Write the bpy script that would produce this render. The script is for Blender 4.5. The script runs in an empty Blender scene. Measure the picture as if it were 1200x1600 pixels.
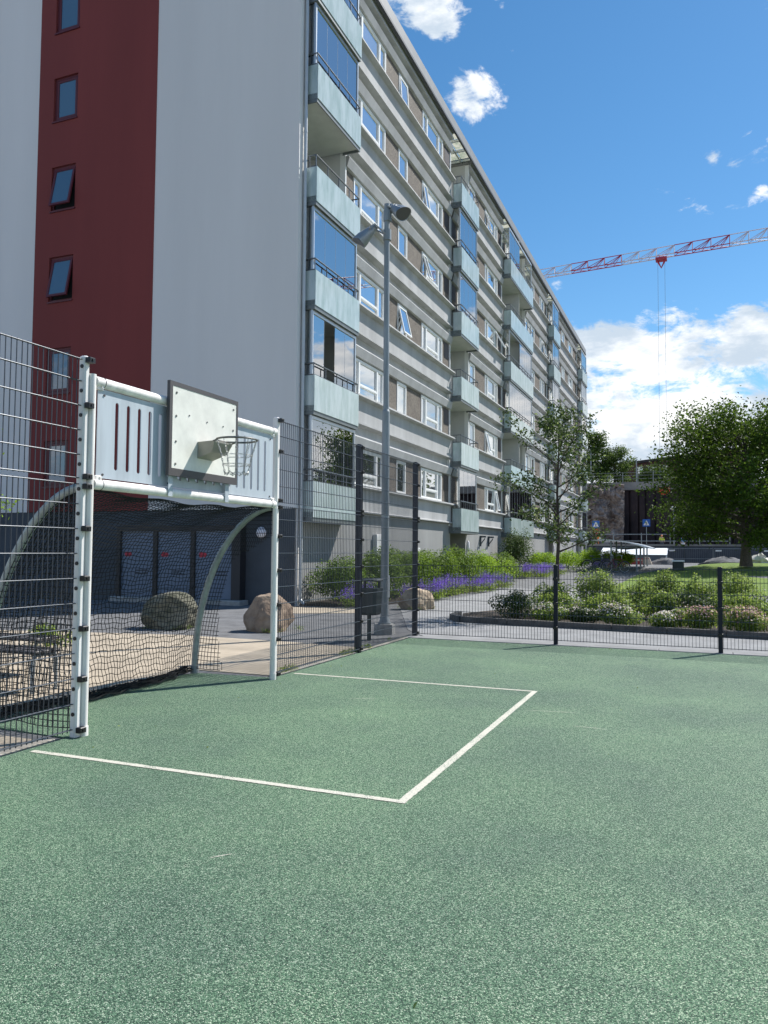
import bpy, bmesh, math, random
import numpy as np
from mathutils import Vector, Matrix
R = math.radians
random.seed(7)
scene = bpy.context.scene
col = scene.collection

# ------------------------------------------------------------------ camera
cam = bpy.data.cameras.new('Camera')
camo = bpy.data.objects.new('Camera', cam); col.objects.link(camo)
cam.sensor_width = 36; cam.sensor_fit = 'VERTICAL'; cam.sensor_height = 36
cam.lens = 1215 / 1600 * 36
cam.clip_start = 0.05; cam.clip_end = 3000
yaw, pitch, roll = R(22.2), R(2.84), R(0.41)
F = Vector((-math.sin(yaw) * math.cos(pitch), math.cos(yaw) * math.cos(pitch), math.sin(pitch)))
Rt = Vector((math.cos(yaw), math.sin(yaw), 0)); U = Rt.cross(F)
R2 = math.cos(roll) * Rt + math.sin(roll) * U; U2 = -math.sin(roll) * Rt + math.cos(roll) * U
m = Matrix.Identity(4)
for i in range(3):
    m[i][0] = R2[i]; m[i][1] = U2[i]; m[i][2] = -F[i]
m[0][3], m[1][3], m[2][3] = 0, 0, 1.5
camo.matrix_world = m
scene.camera = camo

# ------------------------------------------------------------------ light
SUN_AZ = Vector((0.56, 0.83, 0)).normalized(); SUN_EL = R(49)
sun_dir = Vector((SUN_AZ.x * math.cos(SUN_EL), SUN_AZ.y * math.cos(SUN_EL), math.sin(SUN_EL)))
sl = bpy.data.lights.new('Sun', 'SUN'); sl.energy = 5.0; sl.angle = R(0.53); sl.color = (1.0, 0.965, 0.91)
so = bpy.data.objects.new('Sun', sl); col.objects.link(so)
so.rotation_euler = sun_dir.to_track_quat('Z', 'Y').to_euler(); so.location = (20, 30, 40)
vs = scene.view_settings
vs.view_transform = 'Standard'; vs.look = 'None'; vs.exposure = 0.40; vs.gamma = 1.0
vs.use_curve_mapping = False

w = bpy.data.worlds.new('World'); scene.world = w; w.use_nodes = True
nt = w.node_tree; nt.nodes.clear()
def N(t, **k):
    n = nt.nodes.new(t)
    for a, b in k.items(): setattr(n, a, b)
    return n
def L(a, b): nt.links.new(a, b)
def M2(op, a, b=None, clamp=False):
    n = N('ShaderNodeMath', operation=op, use_clamp=clamp)
    for i, v in enumerate((a, b)):
        if v is None: continue
        if isinstance(v, (int, float)): n.inputs[i].default_value = v
        else: L(v, n.inputs[i])
    return n.outputs[0]
sky = N('ShaderNodeTexSky', sky_type='NISHITA'); sky.sun_disc = False
sky.sun_elevation = SUN_EL; sky.sun_rotation = math.atan2(SUN_AZ.x, SUN_AZ.y)
sky.altitude = 50; sky.air_density = 1.0; sky.dust_density = 0.1; sky.ozone_density = 2.6
tc = N('ShaderNodeTexCoord'); dirv = tc.outputs['Generated']
mp = N('ShaderNodeMapping'); mp.inputs['Scale'].default_value = (1, 1, 1.9); mp.inputs['Location'].default_value = (3.1, 0.4, 1.7)
L(dirv, mp.inputs['Vector'])
n1 = N('ShaderNodeTexNoise'); n1.inputs['Scale'].default_value = 5.2; n1.inputs['Detail'].default_value = 11
n1.inputs['Roughness'].default_value = 0.62; n1.inputs['Distortion'].default_value = 0.35; L(mp.outputs[0], n1.inputs['Vector'])
sep = N('ShaderNodeSeparateXYZ'); L(dirv, sep.inputs[0])
cr = N('ShaderNodeValToRGB')      # cloud cover against elevation: a bank low down, clear above
el = cr.color_ramp.elements
el[0].position = 0.0; el[0].color = (.74, .74, .74, 1)
el[1].position = 1.0; el[1].color = (.28, .28, .28, 1)
for pos, v in ((0.14, .74), (0.21, .66), (0.25, .52), (0.29, .33), (0.35, .20), (0.60, .20)):
    e = el.new(pos); e.color = (v, v, v, 1)
L(sep.outputs['Z'], cr.inputs['Fac'])
dens = M2('ADD', M2('MULTIPLY_ADD', n1.outputs['Fac'], 2.1), M2('SUBTRACT', cr.outputs['Color'], 0.5))
dens.node.inputs[0].links[0].from_node.inputs[2].default_value = -0.55
BUMPS = [((-0.232, 0.828, 0.510), 0.062, 0.44), ((-0.205, 0.838, 0.507), 0.035, 0.16), ((-0.253, 0.776, 0.578), 0.05, 0.30),
         ((-0.284, 0.759, 0.590), 0.05, 0.22), ((-0.193, 0.787, 0.592), 0.04, 0.26), ((0.014, 0.902, 0.432), 0.018, 0.26),
         ((0.067, 0.917, 0.392), 0.024, 0.30), ((0.063, 0.967, 0.246), 0.06, 0.24), ((-0.109, 0.958, 0.265), 0.07, 0.14)]
n3 = N('ShaderNodeTexNoise'); n3.inputs['Scale'].default_value = 19; n3.inputs['Detail'].default_value = 8; n3.inputs['Roughness'].default_value = .65; n3.inputs['Distortion'].default_value = .6; L(mp.outputs[0], n3.inputs['Vector'])
dens = M2('ADD', dens, M2('MULTIPLY', M2('SUBTRACT', n3.outputs['Fac'], .5), .75))
for d, r, a in BUMPS:
    v = Vector(d).normalized()
    dt = N('ShaderNodeVectorMath', operation='DISTANCE'); L(dirv, dt.inputs[0]); dt.inputs[1].default_value = v
    mr = N('ShaderNodeMapRange', interpolation_type='SMOOTHSTEP')
    mr.inputs['From Min'].default_value = r; mr.inputs['From Max'].default_value = 0
    mr.inputs['To Min'].default_value = 0; mr.inputs['To Max'].default_value = a
    L(dt.outputs['Value'], mr.inputs['Value'])
    dens = M2('ADD', dens, mr.outputs['Result'])
mk = N('ShaderNodeMapRange', interpolation_type='SMOOTHSTEP'); L(dens, mk.inputs['Value'])
mk.inputs['From Min'].default_value = 0.45; mk.inputs['From Max'].default_value = 0.66
# cloud shading: thick parts greyer underneath
mp2 = N('ShaderNodeMapping'); mp2.inputs['Scale'].default_value = (1, 1, 2.4); mp2.inputs['Location'].default_value = (3.4, 0.9, 2.0)
L(dirv, mp2.inputs['Vector'])
n2 = N('ShaderNodeTexNoise'); n2.inputs['Scale'].default_value = 7; n2.inputs['Detail'].default_value = 9; n2.inputs['Roughness'].default_value = 0.6
L(mp2.outputs[0], n2.inputs['Vector'])
sh = N('ShaderNodeMapRange', interpolation_type='SMOOTHSTEP'); L(n2.outputs['Fac'], sh.inputs['Value'])
sh.inputs['From Min'].default_value = 0.40; sh.inputs['From Max'].default_value = 0.60
cm = N('ShaderNodeMixRGB'); L(sh.outputs[0], cm.inputs['Fac'])
cm.inputs['Color1'].default_value = (0.50, 0.59, 0.69, 1); cm.inputs['Color2'].default_value = (0.98, 0.985, 0.99, 1)
SKY = 0.106
hs_ = N('ShaderNodeHueSaturation'); hs_.inputs['Saturation'].default_value = 1.24; hs_.inputs['Hue'].default_value = 0.494; L(sky.outputs[0], hs_.inputs['Color'])
bg1 = N('ShaderNodeBackground'); L(hs_.outputs[0], bg1.inputs['Color']); bg1.inputs['Strength'].default_value = SKY
bg2 = N('ShaderNodeBackground'); L(cm.outputs[0], bg2.inputs['Color']); bg2.inputs['Strength'].default_value = 0.95
mx = N('ShaderNodeMixShader'); L(mk.outputs[0], mx.inputs[0]); L(bg1.outputs[0], mx.inputs[1]); L(bg2.outputs[0], mx.inputs[2])
wo = N('ShaderNodeOutputWorld'); L(mx.outputs[0], wo.inputs[0])

# ------------------------------------------------------------------ materials
def srgb(r, g, b):
    f = lambda c: (c / 255) / 12.92 if c / 255 <= 0.04045 else ((c / 255 + 0.055) / 1.055) ** 2.4
    return (f(r), f(g), f(b))
MATS = {}
def mat(name, c, rough=0.6, metal=0.0, spec=0.5, var=0.0, vscale=3.0, bump=0.0, bscale=60.0, c2=None, streak=False, detail=6):
    """plain surface: base colour, soft colour variation / wear from noise, fine bump"""
    m = bpy.data.materials.new(name); m.use_nodes = True; t = m.node_tree
    b = t.nodes['Principled BSDF']
    b.inputs['Base Color'].default_value = (*c, 1); b.inputs['Roughness'].default_value = rough
    b.inputs['Metallic'].default_value = metal; b.inputs['Specular IOR Level'].default_value = spec
    tc = t.nodes.new('ShaderNodeTexCoord'); geo = t.nodes.new('ShaderNodeNewGeometry')
    src = geo.outputs['Position']
    if var > 0 or c2:
        mpn = t.nodes.new('ShaderNodeMapping'); t.links.new(src, mpn.inputs[0])
        if streak: mpn.inputs['Scale'].default_value = (1, 1, 0.12)
        n = t.nodes.new('ShaderNodeTexNoise'); n.inputs['Scale'].default_value = vscale; n.inputs['Detail'].default_value = detail
        n.inputs['Roughness'].default_value = 0.62
        t.links.new(mpn.outputs[0], n.inputs['Vector'])
        r = t.nodes.new('ShaderNodeValToRGB'); e = r.color_ramp.elements
        lo = tuple(max(0, x * (1 - var)) for x in c) if not c2 else c2
        hi = tuple(min(1, x * (1 + var * .6)) for x in c) if not c2 else c
        e[0].position = 0.36; e[0].color = (*lo, 1); e[1].position = 0.64; e[1].color = (*hi, 1)
        t.links.new(n.outputs['Fac'], r.inputs['Fac']); t.links.new(r.outputs['Color'], b.inputs['Base Color'])
    if bump > 0:
        nb = t.nodes.new('ShaderNodeTexNoise'); nb.inputs['Scale'].default_value = bscale; nb.inputs['Detail'].default_value = 5
        t.links.new(src, nb.inputs['Vector'])
        bp = t.nodes.new('ShaderNodeBump'); bp.inputs['Strength'].default_value = bump; bp.inputs['Distance'].default_value = 0.02
        t.links.new(nb.outputs['Fac'], bp.inputs['Height']); t.links.new(bp.outputs[0], b.inputs['Normal'])
    MATS[name] = m
    return m

def leaf_mat(name, c1, c2, trans=0.35, rough=0.6, spec=0.22):
    m = bpy.data.materials.new(name); m.use_nodes = True; t = m.node_tree; t.nodes.clear()
    g = t.nodes.new('ShaderNodeNewGeometry')
    r = t.nodes.new('ShaderNodeValToRGB'); e = r.color_ramp.elements
    e[0].color = (*c1, 1); e[1].color = (*c2, 1)
    t.links.new(g.outputs['Random Per Island'], r.inputs['Fac'])
    p = t.nodes.new('ShaderNodeBsdfPrincipled'); p.inputs['Roughness'].default_value = rough; p.inputs['Specular IOR Level'].default_value = spec
    t.links.new(r.outputs[0], p.inputs['Base Color'])
    tr = t.nodes.new('ShaderNodeBsdfTranslucent')
    hs = t.nodes.new('ShaderNodeHueSaturation'); hs.inputs['Value'].default_value = 1.25; hs.inputs['Hue'].default_value = 0.485
    t.links.new(r.outputs[0], hs.inputs['Color']); t.links.new(hs.outputs[0], tr.inputs['Color'])
    mxn = t.nodes.new('ShaderNodeMixShader'); mxn.inputs[0].default_value = trans
    t.links.new(p.outputs[0], mxn.inputs[1]); t.links.new(tr.outputs[0], mxn.inputs[2])
    o = t.nodes.new('ShaderNodeOutputMaterial'); t.links.new(mxn.outputs[0], o.inputs[0])
    MATS[name] = m
    return m

def glass_window(name, refl, dark):
    """dark room behind a reflecting double pane; faint waviness"""
    m = bpy.data.materials.new(name); m.use_nodes = True; t = m.node_tree; t.nodes.clear()
    g = t.nodes.new('ShaderNodeBsdfGlossy'); g.inputs['Roughness'].default_value = 0.015; g.inputs['Color'].default_value = (.94, .98, 1, 1)
    d = t.nodes.new('ShaderNodeBsdfPrincipled'); d.inputs['Base Color'].default_value = (*dark, 1); d.inputs['Roughness'].default_value = .5
    geo = t.nodes.new('ShaderNodeNewGeometry')
    n = t.nodes.new('ShaderNodeTexNoise'); n.inputs['Scale'].default_value = 1.3; n.inputs['Detail'].default_value = 1
    t.links.new(geo.outputs['Position'], n.inputs['Vector'])
    bp = t.nodes.new('ShaderNodeBump'); bp.inputs['Strength'].default_value = .012; bp.inputs['Distance'].default_value = .05
    t.links.new(n.outputs['Fac'], bp.inputs['Height']); t.links.new(bp.outputs[0], g.inputs['Normal'])
    fr = t.nodes.new('ShaderNodeFresnel'); fr.inputs['IOR'].default_value = 1.6
    mr = t.nodes.new('ShaderNodeMapRange'); mr.inputs['To Min'].default_value = refl; mr.inputs['To Max'].default_value = 1.0
    t.links.new(fr.outputs[0], mr.inputs['Value'])
    mxn = t.nodes.new('ShaderNodeMixShader'); t.links.new(mr.outputs[0], mxn.inputs[0])
    t.links.new(d.outputs[0], mxn.inputs[1]); t.links.new(g.outputs[0], mxn.inputs[2])
    o = t.nodes.new('ShaderNodeOutputMaterial'); t.links.new(mxn.outputs[0], o.inputs[0])
    MATS[name] = m
def glass_clear(name, base=0.12):
    m = bpy.data.materials.new(name); m.use_nodes = True; t = m.node_tree; t.nodes.clear()
    g = t.nodes.new('ShaderNodeBsdfGlossy'); g.inputs['Roughness'].default_value = 0.01
    d = t.nodes.new('ShaderNodeBsdfTransparent'); d.inputs['Color'].default_value = (.86, .92, .91, 1)
    fr = t.nodes.new('ShaderNodeFresnel'); fr.inputs['IOR'].default_value = 1.52
    mr = t.nodes.new('ShaderNodeMapRange'); mr.inputs['To Min'].default_value = base; mr.inputs['To Max'].default_value = 1.0
    t.links.new(fr.outputs[0], mr.inputs['Value'])
    mxn = t.nodes.new('ShaderNodeMixShader'); t.links.new(mr.outputs[0], mxn.inputs[0])
    t.links.new(d.outputs[0], mxn.inputs[1]); t.links.new(g.outputs[0], mxn.inputs[2])
    o = t.nodes.new('ShaderNodeOutputMaterial'); t.links.new(mxn.outputs[0], o.inputs[0])
    MATS[name] = m
def frosted(name, c, trans=0.35):
    m = bpy.data.materials.new(name); m.use_nodes = True; t = m.node_tree
    p = t.nodes['Principled BSDF']; p.inputs['Base Color'].default_value = (*c, 1); p.inputs['Roughness'].default_value = .12
    p.inputs['Specular IOR Level'].default_value = .9
    geo = t.nodes.new('ShaderNodeNewGeometry')
    mpn = t.nodes.new('ShaderNodeMapping'); mpn.inputs['Scale'].default_value = (1.5, 1.5, .35); t.links.new(geo.outputs['Position'], mpn.inputs[0])
    n = t.nodes.new('ShaderNodeTexNoise'); n.inputs['Scale'].default_value = 3.0; n.inputs['Detail'].default_value = 8; n.inputs['Roughness'].default_value = .65
    t.links.new(mpn.outputs[0], n.inputs['Vector'])
    r = t.nodes.new('ShaderNodeValToRGB'); e = r.color_ramp.elements
    e[0].position = .3; e[0].color = (c[0] * .66, c[1] * .74, c[2] * .70, 1); e[1].position = .6; e[1].color = (*c, 1)
    t.links.new(n.outputs['Fac'], r.inputs[0]); t.links.new(r.outputs[0], p.inputs['Base Color'])
    tr = t.nodes.new('ShaderNodeBsdfTranslucent'); t.links.new(r.outputs[0], tr.inputs['Color'])
    mxn = t.nodes.new('ShaderNodeMixShader'); mxn.inputs[0].default_value = trans
    t.links.new(p.outputs[0], mxn.inputs[1]); t.links.new(tr.outputs[0], mxn.inputs[2])
    t.links.new(mxn.outputs[0], t.nodes['Material Output'].inputs[0])
    MATS[name] = m

def court_mat():
    m = bpy.data.materials.new('court_rubber'); m.use_nodes = True; t = m.node_tree; b = t.nodes['Principled BSDF']
    geo = t.nodes.new('ShaderNodeNewGeometry')
    v = t.nodes.new('ShaderNodeTexVoronoi'); v.inputs['Scale'].default_value = 255; v.inputs['Randomness'].default_value = 1
    wn = t.nodes.new('ShaderNodeTexNoise'); wn.inputs['Scale'].default_value = 160; wn.inputs['Detail'].default_value = 2
    t.links.new(geo.outputs['Position'], wn.inputs['Vector'])
    ad = t.nodes.new('ShaderNodeVectorMath'); ad.operation = 'MULTIPLY_ADD'
    t.links.new(wn.outputs['Color'], ad.inputs[0]); ad.inputs[1].default_value = (.006, .006, .006); t.links.new(geo.outputs['Position'], ad.inputs[2])
    t.links.new(ad.outputs[0], v.inputs['Vector'])
    sp = t.nodes.new('ShaderNodeSeparateColor'); t.links.new(v.outputs['Color'], sp.inputs[0])
    r = t.nodes.new('ShaderNodeValToRGB'); e = r.color_ramp.elements
    e[0].position = 0; e[0].color = (.016, .034, .026, 1)
    e[1].position = 1; e[1].color = (.46, .52, .41, 1)
    for p_, c_ in ((.22, (.024, .058, .036, 1)), (.48, (.064, .138, .082, 1)), (.74, (.120, .218, .136, 1)), (.88, (.25, .345, .245, 1))):
        x = e.new(p_); x.color = c_
    t.links.new(sp.outputs[0], r.inputs[0])
    # worn, paler patches and faint darker traffic areas
    n = t.nodes.new('ShaderNodeTexNoise'); n.inputs['Scale'].default_value = .55; n.inputs['Detail'].default_value = 6; n.inputs['Roughness'].default_value = .6
    t.links.new(geo.outputs['Position'], n.inputs['Vector'])
    r2 = t.nodes.new('ShaderNodeValToRGB'); e2 = r2.color_ramp.elements
    e2[0].position = .36; e2[0].color = (.95, .96, .96, 1); e2[1].position = .74; e2[1].color = (1.5, 1.5, 1.30, 1)
    t.links.new(n.outputs['Fac'], r2.inputs[0])
    mu = t.nodes.new('ShaderNodeMixRGB'); mu.blend_type = 'MULTIPLY'; mu.inputs[0].default_value = 1
    t.links.new(r.outputs[0], mu.inputs[1]); t.links.new(r2.outputs[0], mu.inputs[2])
    t.links.new(mu.outputs[0], b.inputs['Base Color'])
    b.inputs['Roughness'].default_value = .75; b.inputs['Specular IOR Level'].default_value = .35
    bp = t.nodes.new('ShaderNodeBump'); bp.inputs['Strength'].default_value = .9; bp.inputs['Distance'].default_value = .004
    t.links.new(v.outputs['Distance'], bp.inputs['Height']); bp.invert = True
    t.links.new(bp.outputs[0], b.inputs['Normal'])
    MATS['court'] = m
court_mat()

def line_mat():
    m = bpy.data.materials.new('worn_line'); m.use_nodes = True; t = m.node_tree; b = t.nodes['Principled BSDF']
    geo = t.nodes.new('ShaderNodeNewGeometry')
    v = t.nodes.new('ShaderNodeTexVoronoi'); v.inputs['Scale'].default_value = 190; t.links.new(geo.outputs['Position'], v.inputs['Vector'])
    sp = t.nodes.new('ShaderNodeSeparateColor'); t.links.new(v.outputs['Color'], sp.inputs[0])
    n = t.nodes.new('ShaderNodeTexNoise'); n.inputs['Scale'].default_value = 5; n.inputs['Detail'].default_value = 8; t.links.new(geo.outputs['Position'], n.inputs['Vector'])
    a = t.nodes.new('ShaderNodeMath'); a.operation = 'MULTIPLY_ADD'; t.links.new(n.outputs['Fac'], a.inputs[0]); a.inputs[1].default_value = -.9; t.links.new(sp.outputs[0], a.inputs[2])
    r = t.nodes.new('ShaderNodeValToRGB'); e = r.color_ramp.elements; r.color_ramp.interpolation = 'CONSTANT'
    e[0].position = 0; e[0].color = (.60, .575, .48, 1); e[1].position = .52; e[1].color = (.10, .17, .11, 1)
    x = e.new(.30); x.color = (.44, .44, .36, 1)
    t.links.new(a.outputs[0], r.inputs[0]); t.links.new(r.outputs[0], b.inputs['Base Color']); b.inputs['Roughness'].default_value = .8
    bp = t.nodes.new('ShaderNodeBump'); bp.inputs['Strength'].default_value = .7; bp.inputs['Distance'].default_value = .003; bp.invert = True
    t.links.new(v.outputs['Distance'], bp.inputs['Height']); t.links.new(bp.outputs[0], b.inputs['Normal'])
    MATS['line_paint'] = m

def pebble_mat(name, cols, scale, bump):
    m = bpy.data.materials.new(name); m.use_nodes = True; t = m.node_tree; b = t.nodes['Principled BSDF']
    geo = t.nodes.new('ShaderNodeNewGeometry')
    v = t.nodes.new('ShaderNodeTexVoronoi'); v.inputs['Scale'].default_value = scale; t.links.new(geo.outputs['Position'], v.inputs['Vector'])
    sp = t.nodes.new('ShaderNodeSeparateColor'); t.links.new(v.outputs['Color'], sp.inputs[0])
    n = t.nodes.new('ShaderNodeTexNoise'); n.inputs['Scale'].default_value = 1.2; n.inputs['Detail'].default_value = 5; t.links.new(geo.outputs['Position'], n.inputs['Vector'])
    mxv = t.nodes.new('ShaderNodeMath'); mxv.operation = 'MULTIPLY_ADD'; t.links.new(n.outputs['Fac'], mxv.inputs[0]); mxv.inputs[1].default_value = .5
    hv = t.nodes.new('ShaderNodeMath'); hv.operation = 'MULTIPLY'; t.links.new(sp.outputs[0], hv.inputs[0]); hv.inputs[1].default_value = .5
    t.links.new(hv.outputs[0], mxv.inputs[2])
    r = t.nodes.new('ShaderNodeValToRGB'); e = r.color_ramp.elements
    e[0].position = .15; e[0].color = (*cols[0], 1); e[1].position = .85; e[1].color = (*cols[-1], 1)
    for i, c in enumerate(cols[1:-1]):
        x = e.new(.15 + .7 * (i + 1) / (len(cols) - 1)); x.color = (*c, 1)
    t.links.new(mxv.outputs[0], r.inputs[0]); t.links.new(r.outputs[0], b.inputs['Base Color']); b.inputs['Roughness'].default_value = .85
    bp = t.nodes.new('ShaderNodeBump'); bp.inputs['Strength'].default_value = bump; bp.inputs['Distance'].default_value = .01
    t.links.new(v.outputs['Distance'], bp.inputs['Height']); t.links.new(bp.outputs[0], b.inputs['Normal'])
    MATS[name] = m

mat('asphalt', (.165, .166, .170), .9, var=.28, vscale=2.2, bump=.5, bscale=220, detail=10)
mat('pale_asphalt', (.27, .27, .27), .9, var=.18, vscale=2.0, bump=.4, bscale=200, detail=10)
mat('beige_paving', (.46, .385, .29), .9, var=.20, vscale=1.6, bump=.4, bscale=160, detail=10)
mat('kerb_stone', (.36, .33, .28), .9, var=.3, vscale=6, bump=.4, bscale=90)
mat('dark_kerb', (.10, .095, .09), .9, var=.3, vscale=6, bump=.4, bscale=90)
mat('soil', (.05, .038, .028), 1, var=.4, vscale=8, bump=1, bscale=40)
mat('lawn', (.155, .235, .016), .9, c2=(.085, .15, .010), vscale=1.4, bump=1, bscale=60, detail=12)
line_mat()
mat('ground_far', (.16, .15, .13), .95, var=.3, vscale=.4)
mat('gable_plaster', (.72, .705, .685), .85, var=.05, vscale=.35, streak=True, bump=.12, bscale=120)
mat('red_plaster', (.20, .038, .034), .85, var=.10, vscale=.4, streak=True, bump=.12, bscale=120)
mat('red_frame', (.10, .014, .02), .5)
mat('red_frame_light', (.30, .16, .15), .5)
mat('plinth_dark', (.068, .080, .095), .85, var=.15, vscale=1.2, bump=.15, bscale=120)
mat('plinth_grey', (.31, .31, .305), .88, var=.14, vscale=.9, bump=.25, bscale=90, streak=True)
mat('concrete_band', (.43, .43, .43), .85, var=.16, vscale=1.1, bump=.15, bscale=70, streak=True, detail=9)
mat('eave_metal', (.24, .24, .235), .5, var=.1, vscale=2)
mat('gutter_dark', (.06, .065, .07), .5)
mat('loggia_wall', (.58, .58, .555), .8, var=.05)
mat('white_paint', (.80, .80, .78), .45, var=.05, vscale=4)
mat('window_white', (.80, .80, .78), .4)
mat('soffit', (.62, .62, .58), .8, var=.06)
mat('balcony_steel', (.17, .19, .19), .45, metal=.2, var=.1)
mat('rail_steel', (.14, .15, .155), .35, metal=.5)
mat('alu', (.55, .58, .60), .35, metal=.6)
mat('pipe_grey', (.50, .53, .55), .45, metal=.3, var=.06)
pebble_mat('pebble_panel', [(.055, .044, .035), (.115, .095, .078), (.17, .145, .12), (.27, .24, .20)], 42, .7)
mat('dark_brown', (.045, .032, .028), .6)
glass_window('window_glass', .56, (.012, .016, .02))
glass_window('window_curtain', .42, (.34, .34, .32))
glass_window('window_blind', .50, (.12, .13, .14))
glass_window('gable_glass', .05, (.055, .11, .165))
glass_clear('balcony_clear', .58)
frosted('frosted_glass', (.70, .79, .79), .30)
frosted('canopy_glass', (.80, .78, .70), .75)
mat('goal_white', (.84, .80, .76), .40, var=.16, vscale=9, streak=True)
mat('post_white', (.82, .79, .76), .42, var=.14, vscale=9, streak=True)
mat('plate_blue', (.44, .49, .535), .48, var=.12, vscale=7, streak=True)
mat('board_white', (.76, .75, .68), .5, var=.10, vscale=5, detail=10)
mat('board_frame', (.075, .068, .068), .5, var=.1)
mat('bracket_grey', (.33, .31, .265), .5, metal=.4, var=.1, vscale=8)
mat('rim_steel', (.20, .195, .185), .45, metal=.7, var=.3, vscale=30)
mat('chain', (.42, .42, .41), .4, metal=.9)
mat('galv', (.27, .30, .315), .5, metal=.25, var=.18, vscale=14, streak=True)
mat('net_pole', (.36, .40, .39), .5, metal=.3, var=.2, vscale=12)
mat('net_black', (.012, .013, .015), .8)
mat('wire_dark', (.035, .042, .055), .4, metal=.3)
mat('wire_lit', (.06, .07, .085), .35, metal=.3)  # lighter copy of the wire colour, sunlight on the horizontals put in
mat('post_dark', (.010, .013, .026), .42, spec=.3)
mat('black_plastic', (.01, .01, .011), .4)
mat('bolt', (.25, .25, .25), .4, metal=.8)
mat('lamp_metal', (.30, .325, .345), .38, metal=.4, var=.1, vscale=6)
mat('lamp_dark', (.02, .02, .022), .35)
mat('reflector', (.13, .13, .135), .35, metal=.3)
mat('lamp_glass', (.10, .10, .10), .08, spec=.8)
mat('bin_green', (.018, .03, .034), .5)
mat('concrete', (.35, .345, .33), .9, var=.2, vscale=6, bump=.4, bscale=60)
mat('rock_grey', (.25, .235, .18), .95, c2=(.085, .085, .055), vscale=3.2, bump=1, bscale=18, detail=12)
mat('rock_brown', (.40, .30, .215), .95, c2=(.20, .14, .10), vscale=3.0, bump=1, bscale=16, detail=12)
mat('rock_tan', (.50, .40, .28), .95, c2=(.22, .16, .11), vscale=4.0, bump=1, bscale=16, detail=12)
mat('door_panel', (.13, .175, .245), .5, var=.08)
mat('door_frame', (.018, .02, .025), .5)
mat('logo_red', (.55, .03, .06), .5)
mat('white_globe', (.82, .80, .86), .3)
mat('dark_void', (.012, .013, .014), .9)
mat('bark', (.075, .058, .045), .95, var=.35, vscale=9, bump=1, bscale=30)
mat('bark_grey', (.11, .095, .08), .95, var=.35, vscale=12, bump=1, bscale=30)
mat('stem', (.10, .09, .04), .9)
leaf_mat('leaf_hedge', (.03, .07, .010), (.19, .31, .035), .42)
leaf_mat('leaf_lime', (.11, .22, .012), (.29, .45, .035), .45)
leaf_mat('leaf_dark', (.022, .05, .012), (.085, .14, .03), .35)
leaf_mat('leaf_young', (.020, .046, .012), (.085, .135, .035), .33, rough=.6, spec=.25)
leaf_mat('leaf_tip', (.12, .19, .05), (.26, .33, .12), .45)
leaf_mat('leaf_bed', (.07, .14, .022), (.33, .44, .09), .48)
leaf_mat('leaf_tree', (.024, .058, .009), (.105, .18, .022), .42)
leaf_mat('leaf_far', (.03, .065, .014), (.12, .19, .04), .4)
leaf_mat('flower_purple', (.13, .055, .38), (.34, .20, .72), .35)
leaf_mat('flower_white', (.78, .64, .58), (.90, .86, .80), .3)
leaf_mat('flower_pink', (.50, .22, .22), (.82, .64, .56), .3)
leaf_mat('flower_red', (.55, .03, .02), (.75, .10, .05), .3)
mat('shelter_roof', (.52, .56, .60), .3, metal=.5)
mat('tyre', (.012, .012, .012), .7)
mat('bike_paint', (.20, .02, .025), .35)
mat('bike_paint_blue', (.03, .06, .12), .35)
mat('bike_paint_black', (.015, .015, .016), .35)
mat('sign_blue', (.02, .12, .45), .4)
mat('sign_red', (.60, .03, .03), .4)
mat('sign_orange', (.75, .20, .03), .4)
mat('hoarding', (.055, .065, .085), .7, var=.15, vscale=.8)
mat('container_white', (.80, .83, .86), .5)
mat('container_blue', (.13, .17, .22), .6, var=.1)
mat('barrier_red', (.45, .05, .05), .5)
mat('barrier_cream', (.72, .60, .48), .5)
mat('gravel', (.17, .17, .175), 1, var=.3, vscale=3, bump=1, bscale=14)
mat('tarp', (.62, .60, .54), .7, var=.15, vscale=2)
mat('cliff', (.40, .33, .29), .95, c2=(.10, .075, .065), vscale=1.3, bump=1, bscale=3, detail=14)
mat('sheet_pile', (.045, .030, .032), .85, c2=(.018, .013, .016), vscale=.7, bump=.5, bscale=4)
mat('ledge', (.26, .25, .24), .9, var=.2, vscale=.6)
mat('brown_brick', (.085, .040, .036), .9, var=.2, vscale=.8)
mat('roof_dark', (.03, .025, .025), .8)
mat('crane_red', (.42, .025, .06), .5)
mat('crane_white', (.62, .54, .57), .5)
mat('skin', (.50, .32, .24), .6)
mat('cloth_blue', (.05, .30, .65), .8)
mat('cloth_hivis', (.55, .62, .08), .8)
mat('notice_white', (.78, .77, .76), .5)
mat('terracotta', (.30, .10, .07), .8)

# ------------------------------------------------------------------ mesh helpers
LOC = {}
def thing(name, label, cat, loc=(0, 0, 0), group=None):
    o = bpy.data.objects.new(name, None); col.objects.link(o); o.empty_display_size = .2
    o.location = loc; o['label'] = label; o['category'] = cat
    if group: o['group'] = group
    LOC[o] = Vector(loc)
    return o
def tag(o, label, cat, group=None):
    o['label'] = label; o['category'] = cat
    if group: o['group'] = group
    return o
def link(name, me, material, parent=None, loc=None):
    o = bpy.data.objects.new(name, me); col.objects.link(o)
    if material and not me.materials: me.materials.append(MATS[material])
    if parent is not None:
        o.parent = parent
        LOC[o] = LOC.get(parent, Vector())
    if loc is not None: o.location = loc
    return o

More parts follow.
